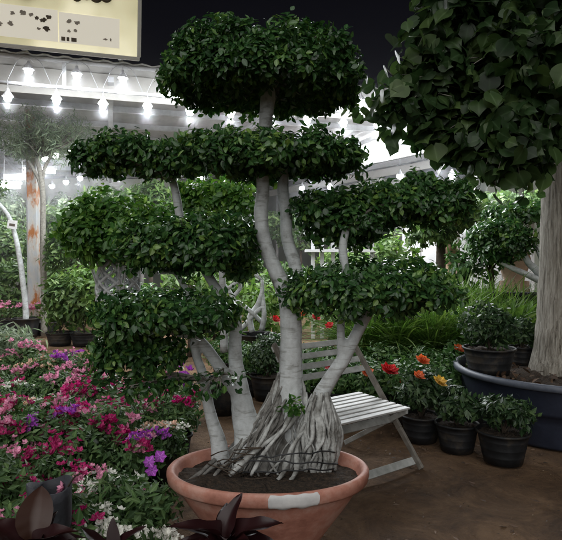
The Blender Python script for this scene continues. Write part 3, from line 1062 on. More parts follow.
for ri, (d, xa, xb) in enumerate(rows):
    x0, x1 = (xa - CX) / F * d, (xb - CX) / F * d
    cnt = max(2, int((x1 - x0) / .33) + 1)
    for j in range(cnt):
        x = x0 + (x1 - x0) * (j + .5) / cnt + random.uniform(-.05, .05)
        y = d + random.uniform(-.07, .07)
        pi = random.randrange(5)
        proto, C, h = bed_protos[pi]
        sc = random.uniform(.88, 1.15)
        rz = random.uniform(0, 6.28)
        if pi in used:
            o = copy_tree(proto, (x, y, 0), rz, sc)
        else:
            used.add(pi)
            o = proto
            o.location, o.rotation_euler, o.scale = (x, y, 0), (0, 0, rz), (sc,) * 3
        px, py = px_of(x, y, h * sc)
        u = random.random()
        if ri <= 3 and px > 60:
            col = 'white'
        elif py > 428:
            col = 'magenta' if u < .45 else ('pink' if u < .8 else ('purple' if u < .9 else 'crimson'))
        elif py > 402:
            col = 'peach' if px > 118 and u < .6 else ('pink' if px < 30 and u < .6 else ('purple' if u < .2 and px < 60 else ('magenta' if u < .55 else ('pink' if u < .85 else 'crimson'))))
        elif px > 150:
            col = 'purple' if u < .6 else 'magenta'
        else:
            col = 'pink' if u < .36 else ('purple' if u < .46 else ('magenta' if u < .74 else ('peach' if u < .9 else 'crimson')))
        fr = ri == 0
        tag(o, f"{CNAME[col]} flowering shrub, {ORD[j]} from left in the bed's {ORD[ri]} row from the front", 'flowering plant', 'flowering shrubs in the bed at left')
        # blossoms on the upper side
        Cc = [c for c in C if c[2] > h * .66]
        random.shuffle(Cc)
        second = random.choice(['peach', 'pink', 'purple', col, col])
        for b, c in enumerate(Cc[:random.randint(2, 4) + (col == 'white')]):
            cc = col if b % 3 or b == 0 else second
            if col == 'white':
                cc = 'white'
            bl = link('blossom', random.choice(CLUS[cc]), None)
            bl.parent = o
            up_v = Vector((c[0] * 2.2, c[1] * 2.2, .25))
            bl.location = Vector(c) + up_v.normalized() * .075
            bl.rotation_euler = (random.uniform(-.5, .5), random.uniform(-.5, .5), random.uniform(0, 6.28))
            bl.scale = (random.uniform(.95, 1.4) * (.72 if ri < 3 else 1),) * 3
        nbed += 1
# the single vivid purple blooms by the pot
t0 = thing('petunia', 'leafy petunia with vivid violet blooms between white shrubs and terracotta pot', 'flowering plant', (at(148, 500, 2.55).x, 2.55, 0))
b0 = t0.location
nursery_pot(t0, .11, .2, c=(b0.x, b0.y, 0), soil=False)
o, C = bush('foliage', t0, (b0.x, b0.y, .36), .15, .15, .16, .18, M['flower_leaf'], .05, per=20, spacing=.1)
for (px, py, d) in ((160, 457, 2.5), (149, 462, 2.45), (152, 471, 2.45)):
    flower_mesh('flower', PET['purple'], 6, .028, 1, t0, at(px, py, d), (.1, -.8, .6), .15)


def rose(parent, px, py, d, col, size=.05, layers=3):
    o = flower_mesh('flower', PET[col], 6, size, layers, parent, at(px, py, d), (random.uniform(-.4, .4), -.6, .9), .15)
    return o


# ------------------------------------------------------------------ burgundy foreground plants and the grey bag
def lance_plant(label, px, py, d, dirs, mat, potr, poth, group=None):
    b = at(px, py, d)
    t0 = thing('burgundy_plant', label, 'plant', (b.x, b.y, 0), group)
    nursery_pot(t0, potr, poth, c=(b.x, b.y, 0))
    mb = MB()
    mb.tube([(b.x, b.y, poth - .03), (b.x + .01, b.y, (poth + b.z) / 2), (b.x, b.y, b.z + .02)], [.014, .012, .010], 8, 4)
    mb.build('stem', M['dark_twig'], t0)
    extra = [(math.cos(q), math.sin(q) * .8, random.uniform(.15, .9), random.uniform(.14, .2), random.uniform(.12, .17)) for q in np.linspace(.3, 6.2, 7)]
    for (dx, dy, dz, l, w) in list(dirs) + extra:
        dv = Vector((dx, dy, dz)).normalized()
        nn = Vector((-dv.x * dv.z, -dv.y * dv.z - .2, 1.0))
        scatter('leaf', np.array([list(b)]), np.array([list(dv)]), np.array([list(nn)]), np.array([l * .72]), tmpl_lance(w * 1.5, random.uniform(.2, .6), 16), mat if not isinstance(mat, list) else random.choice(mat), t0, 0)
    return t0


lance_plant('dark burgundy plant with pointed leaves in front of the terracotta pot', 224, 545, 2.02,
            [(-.75, .1, .75, .25, .15), (-.35, -.2, .95, .24, .16), (.2, .15, .9, .25, .15), (.62, -.1, .62, .30, .16), (.9, -.05, .38, .27, .17), (.95, .0, .15, .22, .14), (-.9, 0, .3, .22, .14), (.1, -.6, .8, .2, .15), (.4, -.5, .5, .22, .15), (-.5, -.5, .4, .2, .15), (.0, .5, .8, .22, .15)], M['dark_red_leaf'], .15, .3)
lance_plant('bronze and burgundy broad leaved plant in the bottom left corner', 30, 552, 1.75,
            [(-.05, .1, 1, .24, .30), (.45, -.15, .75, .22, .17), (.95, -.1, .35, .24, .17), (-.7, 0, .7, .22, .25), (-.9, -.2, .25, .25, .2), (.2, -.5, .6, .17, .2), (.7, .1, .6, .2, .14)], [M['dark_red_leaf'], M['dark_red_leaf']], .16, .34)
bl = [c for c in bpy.data.objects if c.name.startswith('leaf') and c.parent and c.parent.name == 'burgundy_plant.001']
me_old = bl[0].data
bpy.data.objects.remove(bl[0])
bb = at(30, 552, 1.75)
o = scatter('leaf', np.array([list(bb + Vector((.0, .02, .02)))]), np.array([[-.02, .12, 1.0]]), np.array([[.25, -1, .15]]), np.array([.15]), (np.array([(x * 1.0, y, z * 1.6) for x, y, z in tmpl_broad()[0]]), tmpl_broad()[1]), M['bronze_leaf'], bpy.data.objects['burgundy_plant.001'], 0)
tag(o, 'broad bronze leaf')
lance_plant('small burgundy plant with curled dark leaves below the white shrubs', 112, 556, 1.9,
            [(-.6, 0, .7, .2, .13), (.5, 0, .8, .2, .13), (.9, -.2, .3, .22, .14), (0, .2, 1, .17, .13), (-.9, -.2, .2, .2, .15), (.2, -.7, .4, .15, .16)], M['dark_red_leaf'], .13, .28)
gb = at(50, 484, 2.2)
t0 = thing('grow_bag', 'tall grey fabric grow bag with empty folded rim behind the bronze leaf', 'grow bag', (gb.x, gb.y, 0))
mb = MB()
vs, fs = [], []
for j, (rr, z) in enumerate([(.001, .0), (.07, 0), (.074, .2), (.078, .4), (.08, gb.z - .04), (.083, gb.z), (.078, gb.z + .002), (.07, gb.z - .04), (.066, .35)]):
    for i in range(40):
        a_ = 2 * math.pi * i / 40
        wob = 1 + .05 * math.sin(3 * a_ + z * 4) + .02 * math.sin(7 * a_ + z * 9)
        vs.append((gb.x + rr * wob * math.cos(a_), gb.y + rr * wob * math.sin(a_), z + (.025 * math.sin(2 * a_ + .4) * z if z > .5 else 0)))
for j in range(8):
    for i in range(40):
        fs.append((j * 40 + i, j * 40 + (i + 1) % 40, (j + 1) * 40 + (i + 1) % 40, (j + 1) * 40 + i))
mb.add(vs, fs)
mb.build('bag', M['grey_bag'], t0)
mb = MB()
soil_mesh(mb, .07, gb.z - .09, (gb.x, gb.y, 0))
mb.build('soil', M['soil'], t0)
mb = MB()
mb.tube([(gb.x + .02, gb.y, gb.z - .1), (gb.x + .1, gb.y - .03, gb.z + .03), (gb.x + .14, gb.y - .05, gb.z + .06)], [.004, .0035, .003], 6, 4)
mb.build('dry_stem', M['dark_twig'], t0)


# ------------------------------------------------------------------ pots along the planter
def pot_plant(name, label, px, ybase, wpx, hpx, leaf, hgt_px, group=None, size=.05, per=26, wide=1.0, flowers=(), tmpl=None, z0=0.0, potmat='black_plastic', cat='potted plant', dens=.1):
    d = (EYE - z0) * F / (ybase - HY)
    x = (px - CX) / F * d
    s = d / F
    r = wpx / 2 * s
    h = hpx * s
    t0 = thing(name, label, cat, (x, d, z0), group)
    nursery_pot(t0, r, h, potmat, (x, d, z0))
    ph = hgt_px * s
    o, C = bush('foliage', t0, (x, d, z0 + h + ph * .5), r * wide * 1.1, r * wide * 1.1, ph * .52, ph * .45, M[leaf], size, per=per, rc=.06 * max(.6, ph / .3), spacing=dens, tmpl=tmpl or SMALL, fill=.4)
    stems('stem', t0, (x, d, z0 + h - .03), C, M['dark_twig'], .006, 9)
    for (fx, fy, col, sz, lay) in flowers:
        rose(t0, fx, fy, d - r * .8, col, sz, lay)
    return t0


pot_plant('potted_rose', 'rose in ribbed black pot, nearest the foot of the navy planter', 503, 461, 50, 31, 'pot_rose_leaf', 36, size=.06)
pot_plant('potted_rose', 'rose with one yellow bloom in a black pot with pale rim', 457, 450, 42, 28, 'pot_rose_leaf', 42, size=.06, flowers=[(440, 382, 'yellow', .06, 2)], wide=1.05)
pot_plant('potted_rose', 'rose with two orange blooms in black pot next to the chair seat', 421, 440, 40, 26, 'pot_rose_leaf', 52, size=.06, flowers=[(422, 361, 'orange', .062, 3), (419, 376, 'orange', .055, 2)], wide=1.1)
# in the planter
pot_plant('potted_shrub', 'dark leaved shrub in black pot set on the soil at the planter rim', 489, 374, 50, 27, 'pot_rose_leaf', 44, size=.06, z0=.47)
pot_plant('potted_shrub', 'small shrub in black pot wedged beside the ridged trunk', 522, 366, 26, 20, 'pot_rose_leaf', 30, size=.055, z0=.48)
# behind the chair backrest and the fig
pot_plant('potted_shrub', 'low shrub in tipped black pot between fig trunk and chair back', 268, 398, 36, 24, 'pot_rose_leaf', 40, size=.05)

# rose hedge behind the chair
HEDGE = [(318, 6.3), (352, 6.2), (388, 6.1), (425, 6.1), (458, 6.2), (300, 5.6), (335, 5.4), (368, 5.3), (402, 5.3), (436, 5.5), (255, 6.4), (285, 6.6), (225, 7.0)]
FL = {7: [(366, 372, 'orange', .07, 3)], 8: [(387, 370, 'red', .075, 2), (392, 371, 'red', .065, 2)], 6: [(331, 366, 'red', .06, 3)], 11: [(276, 320, 'red', .06, 2)], 0: [(316, 318, 'red', .055, 2), (303, 314, 'orange', .05, 2)], 9: [(398, 383, 'orange', .05, 2)], 4: [(459, 349, 'orange', .06, 2)], 1: [(330, 326, 'red', .05, 2)]}
HL = ['shrub with two red blooms seen through the gap right of the fig trunk', 'rose shrub with small red flower in back row behind right fig branch', 'flowerless rose shrub in the back row behind the upper right branch', 'flowerless rose shrub in back row in front of the grasses', 'rose shrub with an orange bud beside the planter rim',
      'rose shrub directly behind the left half of the chair back', 'rose shrub with a small red bloom behind the chair post', 'rose shrub with an orange bloom right of the chair post', 'rose shrub with a large red bloom above the chair seat', 'rose shrub with a low orange bud behind the orange potted rose',
      'shrub behind the left end of the chair back', 'shrub with a flat red flower left of the fig main trunk', 'shrub behind the short thick fig stem']
for i, (px, d) in enumerate(HEDGE):
    x = (px - CX) / F * d + random.uniform(-.05, .05)
    t0 = thing('rose_shrub', HL[i], 'shrub', (x, d, 0), 'rose shrubs behind the chair')
    nursery_pot(t0, .19, .27, c=(x, d, 0), soil=False)
    hh = .62 if d < 6 else .62
    o, C = bush('foliage', t0, (x, d, hh * .62), .3, .3, hh * .38, hh * .34, M['rose_leaf'], .062, per=26, rc=.1, spacing=.14, fill=.4)
    stems('stem', t0, (x, d, .25), C, M['dark_twig'], .007, 10)
    for (fx, fy, col, sz, lay) in FL.get(i, []):
        rose(t0, fx, fy, d - .32, col, sz, lay)


# ------------------------------------------------------------------ grasses on the right
def grass_proto(nb, hgt, spread, tm, mat, pot=True):
    t0 = thing('grass_clump', '', 'ornamental grass')
    if pot:
        nursery_pot(t0, .16, .24, soil=False)
    a = rng.uniform(0, 6.28, nb)
    tilt = rng.uniform(.05, spread, nb)
    D = np.stack([np.cos(a) * np.sin(tilt), np.sin(a) * np.sin(tilt), np.cos(tilt)], 1)
    Nn = np.stack([-np.cos(a) * np.cos(tilt), -np.sin(a) * np.cos(tilt), np.sin(tilt)], 1)
    P = np.stack([rng.normal(size=nb) * .06, rng.normal(size=nb) * .06, np.full(nb, .18) + rng.uniform(0, .25, nb)], 1)
    scatter('blades', P, D, -Nn * -1, hgt * rng.uniform(.6, 1.1, nb), tm, mat, t0)
    return t0


gp = [grass_proto(560, .98, .85, tmpl_blade(.010, .5, 6), M['grass_leaf']) for _ in range(2)]
gpos = [(470, 6.9), (432, 6.8), (398, 6.9), (505, 7.0), (365, 7.1), (455, 8.0), (420, 8.1), (388, 8.3), (490, 8.0), (520, 7.8), (440, 9.0), (475, 9.2), (505, 9.0), (405, 9.3), (345, 8.2)]
for i, (px, d) in enumerate(gpos):
    x = (px - CX) / F * d
    if i < 2:
        o = gp[i]
        o.location = (x, d, 0)
    else:
        o = copy_tree(gp[i % 2], (x, d, 0), random.uniform(0, 6.28), random.uniform(.88, 1.12))
    rowi = 'front' if d < 7.5 else ('middle' if d < 8.6 else 'back')
    same = sorted([p for p, q in gpos if ('front' if q < 7.5 else ('middle' if q < 8.6 else 'back')) == rowi])
    tag(o, f"tall green grass clump, {ORD[same.index(px)]} from the left in the {rowi} row of grasses behind roses", 'ornamental grass', 'grass clumps behind the roses')
for i, (px, py, d, lab) in enumerate([(512, 318, 6.6, 'broad leaved lily clump beside the ridged trunk'), (536, 322, 6.9, 'broad leaved lily clump partly behind the ridged trunk')]):
    x = (px - CX) / F * d
    t0 = thing('lily_clump', lab, 'plant', (x, d, 0))
    nursery_pot(t0, .17, .26, c=(x, d, 0), soil=False)
    nb = 46
    a = rng.uniform(0, 6.28, nb)
    tilt = rng.uniform(.05, .7, nb)
    D = np.stack([np.cos(a) * np.sin(tilt), np.sin(a) * np.sin(tilt), np.cos(tilt)], 1)
    Nn = np.stack([-np.cos(a), -np.sin(a), .5 + 0 * a], 1)
    P = np.stack([x + rng.normal(size=nb) * .05, d + rng.normal(size=nb) * .05, rng.uniform(.3, .75, nb)], 1)
    scatter('foliage', P, D, Nn, .42 * rng.uniform(.7, 1.1, nb), tmpl_lance(.1, .3), M['grass_leaf'], t0)
    mb = MB()
    for k in range(6):
        mb.tube([(x + random.uniform(-.05, .05), d, .2), (x + random.uniform(-.1, .1), d + random.uniform(-.1, .1), .8)], .008, 6, 1)
    mb.build('stem', M['grass_leaf'], t0)


# ------------------------------------------------------------------ background trees and shrubs
def small_tree(name, label, trunk_pts, pads, leaf, bark, size=.08, per=26, rc=.14, spacing=.2, pot=None, group=None, cat='tree', ky=.8, tm=None):
    b = at(*trunk_pts[0][:3])
    t0 = thing(name, label, cat, (b.x, b.y, 0), group)
    mb = MB()
    px_tube(mb, trunk_pts, 9, 4, .03)
    mb.build('trunk', M[bark], t0)
    for (px, py, rx, up_, dn, d) in pads:
        o, C, c = px_pad('crown', px, py, rx, up_, dn, d, M[leaf], t0, ky, size=size, per=per, rc=rc, spacing=spacing, tmpl=tm or SMALL, p=2.2, fill=.35)
        twigs('branch', at(*trunk_pts[-1][:3]), C, M[bark], t0, .012, 8)
    if pot:
        mb = MB()
        pot_mesh(mb, pot[0], pot[0] * .78, pot[1], (b.x, b.y, 0), .012)
        p = mb.build('pot', M['black_plastic'], t0)
        mb = MB()
        soil_mesh(mb, pot[0] * .95, pot[1] - .03, (b.x, b.y, 0))
        mb.build('soil', M['soil'], p)
    return t0


# braided fig just behind the left cushions
d = 4.6
t0 = small_tree('braided_fig', 'fig with woven lattice trunk and bright round crown left of the main fig', [(118, 352, d, 5), (118, 338, d, 5)], [(118, 226, 62, 33, 38, d), (108, 238, 46, 26, 24, d - .25)], 'fig_leaf_bright', 'fig_bark', size=.062, per=34, rc=.1, spacing=.12, pot=(.17, .3), tm=OVAL)
mb = MB()
for k in range(7):
    for sgn in (1, -1):
        pts = []
        for i in range(19):
            s = i / 18
            a = 2 * math.pi * k / 7 + sgn * s * 6.0
            rr = .06 + .11 * math.sin(math.pi * min(1, s * .85))
            z0_ = at(118, 345, d).z
            z1_ = at(118, 252, d).z
            c = at(118, 345, d)
            pts.append((c.x + math.cos(a) * rr, d + math.sin(a) * rr, z0_ + (z1_ - z0_) * s))
        mb.tube(pts, .013, 7, 2, .04)
mb.build('lattice_trunk', M['fig_bark'], t0)

d = 5.6
small_tree('clipped_fig', 'bright green clipped fig crown filling the gap between the twin stems and left cushion', [(224, 352, d, 4), (224, 320, d, 4), (222, 270, d, 3.4), (222, 225, d, 3)], [(222, 200, 50, 26, 28, d)], 'fig_leaf_bright', 'fig_bark', size=.07, per=34, rc=.12, spacing=.15, pot=(.2, .34), tm=OVAL)
# twisted fig in a dark tray behind, between the stems of the main fig
d = 7.6
t0 = small_tree('twisted_fig', 'bare twisted grey fig stems in a shallow black tray behind the main fig', [(252, 332, d, 3), (250, 318, d, 3.4), (258, 305, d, 3), (262, 292, d, 2.2), (262, 280, d, 1.5)], [(228, 262, 24, 14, 14, d + .1)], 'fig_leaf', 'fig_bark', size=.05, per=22, rc=.08, spacing=.12)
mb = MB()
for pts in ([(262, 330, d, 3), (264, 316, d - .05, 2.6), (263, 300, d, 2.2), (262, 286, d, 1.4)], [(240, 330, d + .05, 2.6), (248, 322, d, 2.4), (256, 312, d - .04, 2.2), (264, 306, d, 1.8)], [(262, 322, d, 2.2), (250, 311, d - .05, 2.2), (240, 303, d, 2), (228, 300, d, 1.4)], [(240, 318, d, 2), (232, 296, d, 2.2), (224, 284, d, 2), (222, 276, d, 1.6)], [(232, 298, d, 2), (240, 288, d, 2), (238, 276, d, 1.5)], [(226, 290, d, 1.8), (234, 284, d - .05, 1.8), (242, 280, d, 1.3)]):
    px_tube(mb, pts, 9, 4, .05)
mb.build('twisted_stem', M['fig_bark'], t0)
mb = MB()
b = at(256, 340, d)
pot_mesh(mb, .27, .22, b.z + .09, (b.x, b.y, 0), .012)
mb.build('pot', M['black_plastic'], t0)

# feathery tree, post and young tree at the left
d = 11.3
b = at(42, 330, d)
ft = thing('olive_tree', 'feathery grey green tree with rounded crown behind the rusty post', 'tree', (b.x, d, 0))
mb = MB()
px_tube(mb, [(44, 336, d, 3.2), (44, 300, d, 3), (43, 240, d, 2.8), (43, 200, d, 2.6), (41, 175, d, 2.5), (36, 158, d, 2), (30, 140, d, 1.4)], 10, 4, .03)
px_tube(mb, [(43, 195, d, 2.2), (38, 178, d, 1.8), (28, 160, d, 1.4), (16, 140, d, 1)], 8, 4, .03)
px_tube(mb, [(42, 180, d, 2), (46, 165, d, 1.7), (56, 148, d, 1.3), (70, 132, d, .9)], 8, 4, .03)
for k in range(40):
    a0 = random.uniform(-1.3, 1.3)
    l = random.uniform(18, 44)
    px_tube(mb, [(42 + 4 * math.sin(a0), 160 - random.uniform(0, 12), d, .8), (42 + l * .6 * math.sin(a0), 152 - l * .45 * math.cos(a0), d + random.uniform(-.4, .4), .6), (42 + l * 1.05 * math.sin(a0), 148 - l * .9 * math.cos(a0), d + random.uniform(-.7, .7), .4)], 5, 3)
mb.build('trunk', M['twig'], ft)
px_pad('crown', 44, 138, 52, 34, 26, d, M['grey_leaf'], ft, .9, size=.13, per=26, rc=.17, spacing=.22, tmpl=tmpl_blade(.05, .2, 3), p=2.1, fill=.5)

d = 11.8
b = at(36, 330, d)
pp = thing('steel_post', 'rust streaked white square steel post left of the pots', 'post', (b.x, d, 0))
mb = MB()
mb.beam((b.x, d, 0), (at(32, 150, d).x, d, 4.7), .2, .2, up=(0, 1, 0))
bevel(mb.build('post', M['rust'], pp, False), .012)
mb = MB()
mb.beam((b.x - .16, d + .1, 0), (at(25, 150, d).x, d + .1, 4.7), .07, .07, up=(0, 1, 0))
mb.build('pipe', M['steel'], pp, False)

d = 11.2
small_tree('young_tree', 'slender pale sapling with a white tag at the far left', [(26, 322, d, 3), (25, 300, d, 2.8), (20, 260, d, 2.6), (15, 235, d, 2.3), (8, 215, d, 2), (-8, 196, d, 1.5)], [(-20, 190, 26, 16, 12, d)], 'back_leaf', 'fig_bark', size=.1, pot=(.26, .38))
yt = bpy.data.objects['young_tree']
mb = MB()
tq = at(12, 224, d - .09)
mb.beam(tq + Vector((-.09, 0, 0)), tq + Vector((.1, 0, -.02)), .012, .17)
mb.build('tag', M['sticker'], yt, False)
mb = MB()
mb.beam(tq + Vector((-.05, -.008, -.01)), tq + Vector((.06, -.008, -.025)), .004, .05)
mb.build('tag_print', M['sign_ink'], yt, False)

# potted shrubs on the far side of the dirt path
pot_plant('potted_shrub', 'tall leafy shrub in black pot, left of the pair across the path', 60, 345, 27, 13, 'back_leaf', 62, size=.13, per=22, wide=1.3, dens=.2)
pot_plant('potted_shrub', 'tall leafy shrub in black pot, right of the pair across the path', 84, 345, 27, 13, 'back_leaf', 66, size=.13, per=22, wide=1.3, dens=.2)
pot_plant('potted_shrub', 'dark bushy shrub in black pot where the path meets the braided fig', 122, 357, 22, 17, 'fig_leaf', 62, size=.09, per=28, wide=2.0, dens=.16)
pot_plant('potted_shrub', 'dark bushy shrub in black pot partly hidden by lowest left cushion', 145, 358, 22, 17, 'fig_leaf', 58, size=.09, per=28, wide=1.9, dens=.16)
for i, (px, yb, lab) in enumerate([(8, 331, 'potted plant with pink flowers at the left edge of photo'), (28, 333, 'potted plant with pink flowers under the slender sapling'), (46, 334, 'potted plant with pink flowers at the foot of the rusty post')]):
    t0 = pot_plant('flower_pot', lab, px, yb, 22, 12, 'back_leaf', 12, size=.09, per=12, dens=.2, cat='potted plant', group='pink potted flowers across the path')
    l = t0.location
    for k in range(6):
        bl_ = link('blossom', random.choice(CLUS['pink']), t0)
        bl_.location = (l.x + random.uniform(-.25, .25), l.y + random.uniform(-.25, .1), .52 + random.uniform(0, .1))
        bl_.scale = (1.9,) * 3
# grey-green lance plant at the left edge beyond the bed
d = 6.7
x = at(8, 350, d).x
t0 = thing('oleander', 'loose grey green narrow leaved shrub at the left edge behind the flower bed', 'shrub', (x, d, 0))
nursery_pot(t0, .15, .24, c=(x, d, 0), soil=False)
o, C = bush('foliage', t0, (x, d, .5), .42, .38, .22, .3, M['grey_leaf'], .16, per=18, rc=.13, spacing=.18, tmpl=tmpl_lance(.09, .2, 4))
stems('stem', t0, (x, d, .2), C, M['dark_twig'], .006, 12)

# shrubs that close the view, each its own plant
BACK = [
    (78, 252, 11.2, 36, 30, 24, 'rounded green shrub behind the two tall potted shrubs', 'back_leaf'),
    (18, 285, 13.2, 40, 28, 40, 'leafy shrub behind the slender sapling', 'back_leaf'),
    (60, 290, 13.6, 36, 34, 46, 'green shrub right behind the rusty post', 'back_leaf'),
    (-2, 235, 15.5, 34, 22, 24, 'clipped dark shrub at the left edge under the lamps', 'back_leaf'),
    (62, 238, 15.8, 26, 16, 14, 'clipped flat topped shrub far behind the rusty post', 'back_leaf'),
    (105, 205, 13.5, 30, 20, 24, 'pale green tree crown behind the braided fig crown', 'back_leaf'),
    (150, 200, 12.5, 32, 22, 18, 'green tree crown behind the upper left cushion stem', 'back_leaf'),
    (262, 302, 8.9, 36, 26, 44, 'green shrub behind the pot of the twisted fig', 'grass_leaf'),
    (292, 285, 11.2, 36, 22, 40, 'green shrub behind the foot of the twin upper stems', 'back_leaf'),
    (215, 300, 10.5, 34, 24, 50, 'green shrub behind the left stems of the main fig', 'back_leaf'),
    (100, 285, 9.8, 32, 24, 36, 'lit green shrub behind the lattice trunk', 'grass_leaf'),
    (190, 285, 9.0, 38, 24, 40, 'bright yellow green shrub seen between left cushions', 'grass_leaf'),
    (232, 275, 9.6, 34, 26, 40, 'green shrub behind the twisted fig', 'back_leaf'),
    (330, 300, 8.8, 46, 24, 40, 'green shrub behind the right lower cushion', 'back_leaf'),
    (395, 250, 9.8, 26, 14, 22, 'light green shrub in the gap between right cushions', 'grass_leaf'),
    (345, 262, 12, 36, 14, 28, 'low green shrub far behind the second fig stem', 'grass_leaf'),
    (490, 248, 8.4, 26, 26, 36, 'rounded dark shrub left of the black trough', 'rose_leaf'),
    (465, 262, 8.6, 18, 22, 30, 'narrow dark shrub left of the rounded dark shrub', 'rose_leaf'),
    (-10, 205, 17, 46, 22, 26, 'hazy grey green tree at far left edge under the added tube lamps', 'grey_leaf'),
    (6, 250, 14.8, 34, 26, 40, 'dense green shrub behind the slender sapling under the added tube lamps', 'back_leaf'),
    (52, 225, 14.6, 24, 22, 40, 'dense green shrub immediately behind the rusty post', 'back_leaf'),
    (85, 225, 14.4, 26, 22, 40, 'dense green shrub between the rusty post and the braided fig crown', 'back_leaf'),
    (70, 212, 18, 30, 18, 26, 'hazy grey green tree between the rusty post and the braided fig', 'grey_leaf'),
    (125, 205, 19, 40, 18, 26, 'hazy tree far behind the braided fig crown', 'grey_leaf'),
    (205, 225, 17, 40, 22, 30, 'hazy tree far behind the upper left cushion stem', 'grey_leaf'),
    (300, 222, 18, 40, 14, 30, 'hazy tree far behind the twin upper stems', 'back_leaf'),
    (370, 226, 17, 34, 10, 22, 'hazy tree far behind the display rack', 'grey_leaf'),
    (520, 205, 12.5, 44, 16, 14, 'dark tree crown far behind the grey stemmed fig', 'back_leaf'),
]
for (px, py, d, rx, up_, dn, lab, lf) in BACK:
    c = at(px, py, d)
    t0 = thing('background_shrub', lab, 'shrub', (c.x, d, 0), 'shrubs closing the view')
    s = d / F
    o, C = bush('foliage', t0, tuple(c), rx * s, rx * s * .7, up_ * s, dn * s, M[lf], .1 + .004 * d, per=24, rc=.2, spacing=.3, fill=.35)
    mb = MB()
    mb.tube([(c.x, d, -.02), (c.x + .03, d, c.z * .6), (c.x, d, c.z)], [.05, .045, .03], 8, 3)
    mb.build('trunk', M['dark_twig'], t0)
    twigs('branch', Vector((c.x, d, max(.2, c.z - dn * s * .7))), C, M['dark_twig'], t0, .015, 8)

# right background: grey-stemmed fig in trough, dark trunk
d = 8.0
t0 = small_tree('trough_fig', 'clipped fig with forked grey stems in a black trough left of the ridged trunk', [(548, 285, d, 4), (538, 272, d, 4), (528, 262, d, 3.4), (520, 248, d, 2.6), (512, 236, d, 2)], [(502, 240, 34, 22, 24, d), (520, 214, 40, 10, 8, d + .5)], 'fig_leaf', 'fig_bark', size=.075, per=30, rc=.11, spacing=.14, tm=OVAL)
mb = MB()
px_tube(mb, [(550, 286, d, 3.4), (530, 276, d - .1, 3.2), (512, 268, d - .1, 2.6), (500, 262, d, 2)], 9, 4, .03)
px_tube(mb, [(549, 280, d, 3), (540, 255, d, 2.6), (532, 238, d, 2)], 9, 4, .03)
mb.build('trunk', M['fig_bark'], t0)
mb = MB()
a_, b_ = at(482, 284, d), at(556, 284, d)
mb.beam((a_.x, d, .42 + .35), (b_.x, d, .42 + .35), .5, .55)
mb.beam((a_.x - .03, d - .265, 1.055), (b_.x + .03, d - .265, 1.055), .05, .06)
bevel(mb.build('trough', M['black_plastic'], t0, False), .015)
mb = MB()
mb.beam((a_.x + .1, d, .24), (a_.x + .25, d, .24), .4, .5)
mb.beam((b_.x - .25, d, .24), (b_.x - .1, d, .24), .4, .5)
mb.build('support', M['clay'], t0, False)

d = 9.6
small_tree('dark_tree', 'tree with short dark trunk and leafy crown behind the right cushion end', [(441, 320, d, 5), (441, 290, d, 5), (441, 262, d, 4.6), (441, 240, d, 4.4), (442, 225, d, 3)], [(452, 212, 42, 20, 22, d), (432, 232, 26, 10, 12, d - .3)], 'back_leaf', 'dark_twig', size=.13, per=26, rc=.15, spacing=.2)
small_tree('far_tree', 'tree with thin pale trunk behind the dark trunked tree', [(458, 300, 12, 3), (457, 250, 12, 3), (457, 225, 12, 2.4)], [(480, 205, 34, 16, 18, 12)], 'back_leaf', 'twig', size=.14, per=24, rc=.16, spacing=.24)
# upright clay jars near the wall
for (px, py, d, h, rr, lab) in ((447, 262, 10.5, .62, .2, 'pale clay jar behind the dark trunk'), (514, 275, 9.2, .75, .26, 'pale clay jar behind the trough fig')):
    c = at(px, py, d)
    t0 = thing('clay_jar', lab, 'jar', (c.x, d, 0))
    mb = MB()
    z0 = c.z - .1
    mb.lathe([(.001, 0), (rr * .9, 0), (rr * .9, z0), (rr * .6, z0 + .01), (rr, z0 + h * .45), (rr * .8, z0 + h * .75), (rr * .5, z0 + h * .9), (rr * .62, z0 + h), (rr * .5, z0 + h), (rr * .4, z0 + h * .85)], (c.x, d, 0), 28)
    mb.build('jar', M['clay'], t0)

# ------------------------------------------------------------------ the shed: roof, trusses, walls
E0 = Vector((-4.5, 9.0, 0))
EV = Vector((2.45, .75, 0))
EN = Vector((-EV.y, EV.x, 0)).normalized()
ED = EV.normalized()


def edge(t, z, back=0.0):
    p = E0 + EV * t + EN * back
    return Vector((p.x, p.y, z))


ZT, ZB = 4.86, 4.39
T0, T1, DEP = -2.2, 4.6, 15.0
shed = thing('market_shed', 'long open shed with pale corrugated roof and double pipe truss along its front', 'shed', tuple(edge(1, 0)))
mb = MB()
vs, fs = [], []
npf = 220
for i in range(npf + 1):
    t = T0 + (T1 - T0) * i / npf
    z = ZT + .03 + .018 * math.sin(i * 1.6)
    vs.append(edge(t, z, -.05))
    vs.append(edge(t, z + .25, DEP))
for i in range(npf):
    fs.append((2 * i, 2 * i + 1, 2 * i + 3, 2 * i + 2))
mb.add(vs, fs)
rf = mb.build('roof', M['roof_sheet'], shed)
so = rf.modifiers.new('thick', 'SOLIDIFY')
so.thickness = .02
so.offset = 1
for z, w in ((ZT - .03, .07), (ZB, .06)):
    mb = MB()
    mb.tube([edge(T0, z), edge((T0 + T1) / 2, z), edge(T1, z)], w / 2, 10, 1)
    mb.build('truss_pipe', M['steel'], shed)
mb = MB()
mb.beam(edge(T0, (ZT + ZB) / 2 + .0, .55), edge(T1, (ZT + ZB) / 2, .55), .03, ZT - ZB - .02)
mb.build('fascia', M['fascia'], shed, False)
for k in range(9):
    mb = MB()
    bk = 1.2 + k * 1.6
    mb.beam(edge(T0, ZT - .08 + .25 * bk / DEP, bk), edge(T1, ZT - .08 + .25 * bk / DEP, bk), .08, .12)
    mb.build('purlin', M['steel'], shed, False)
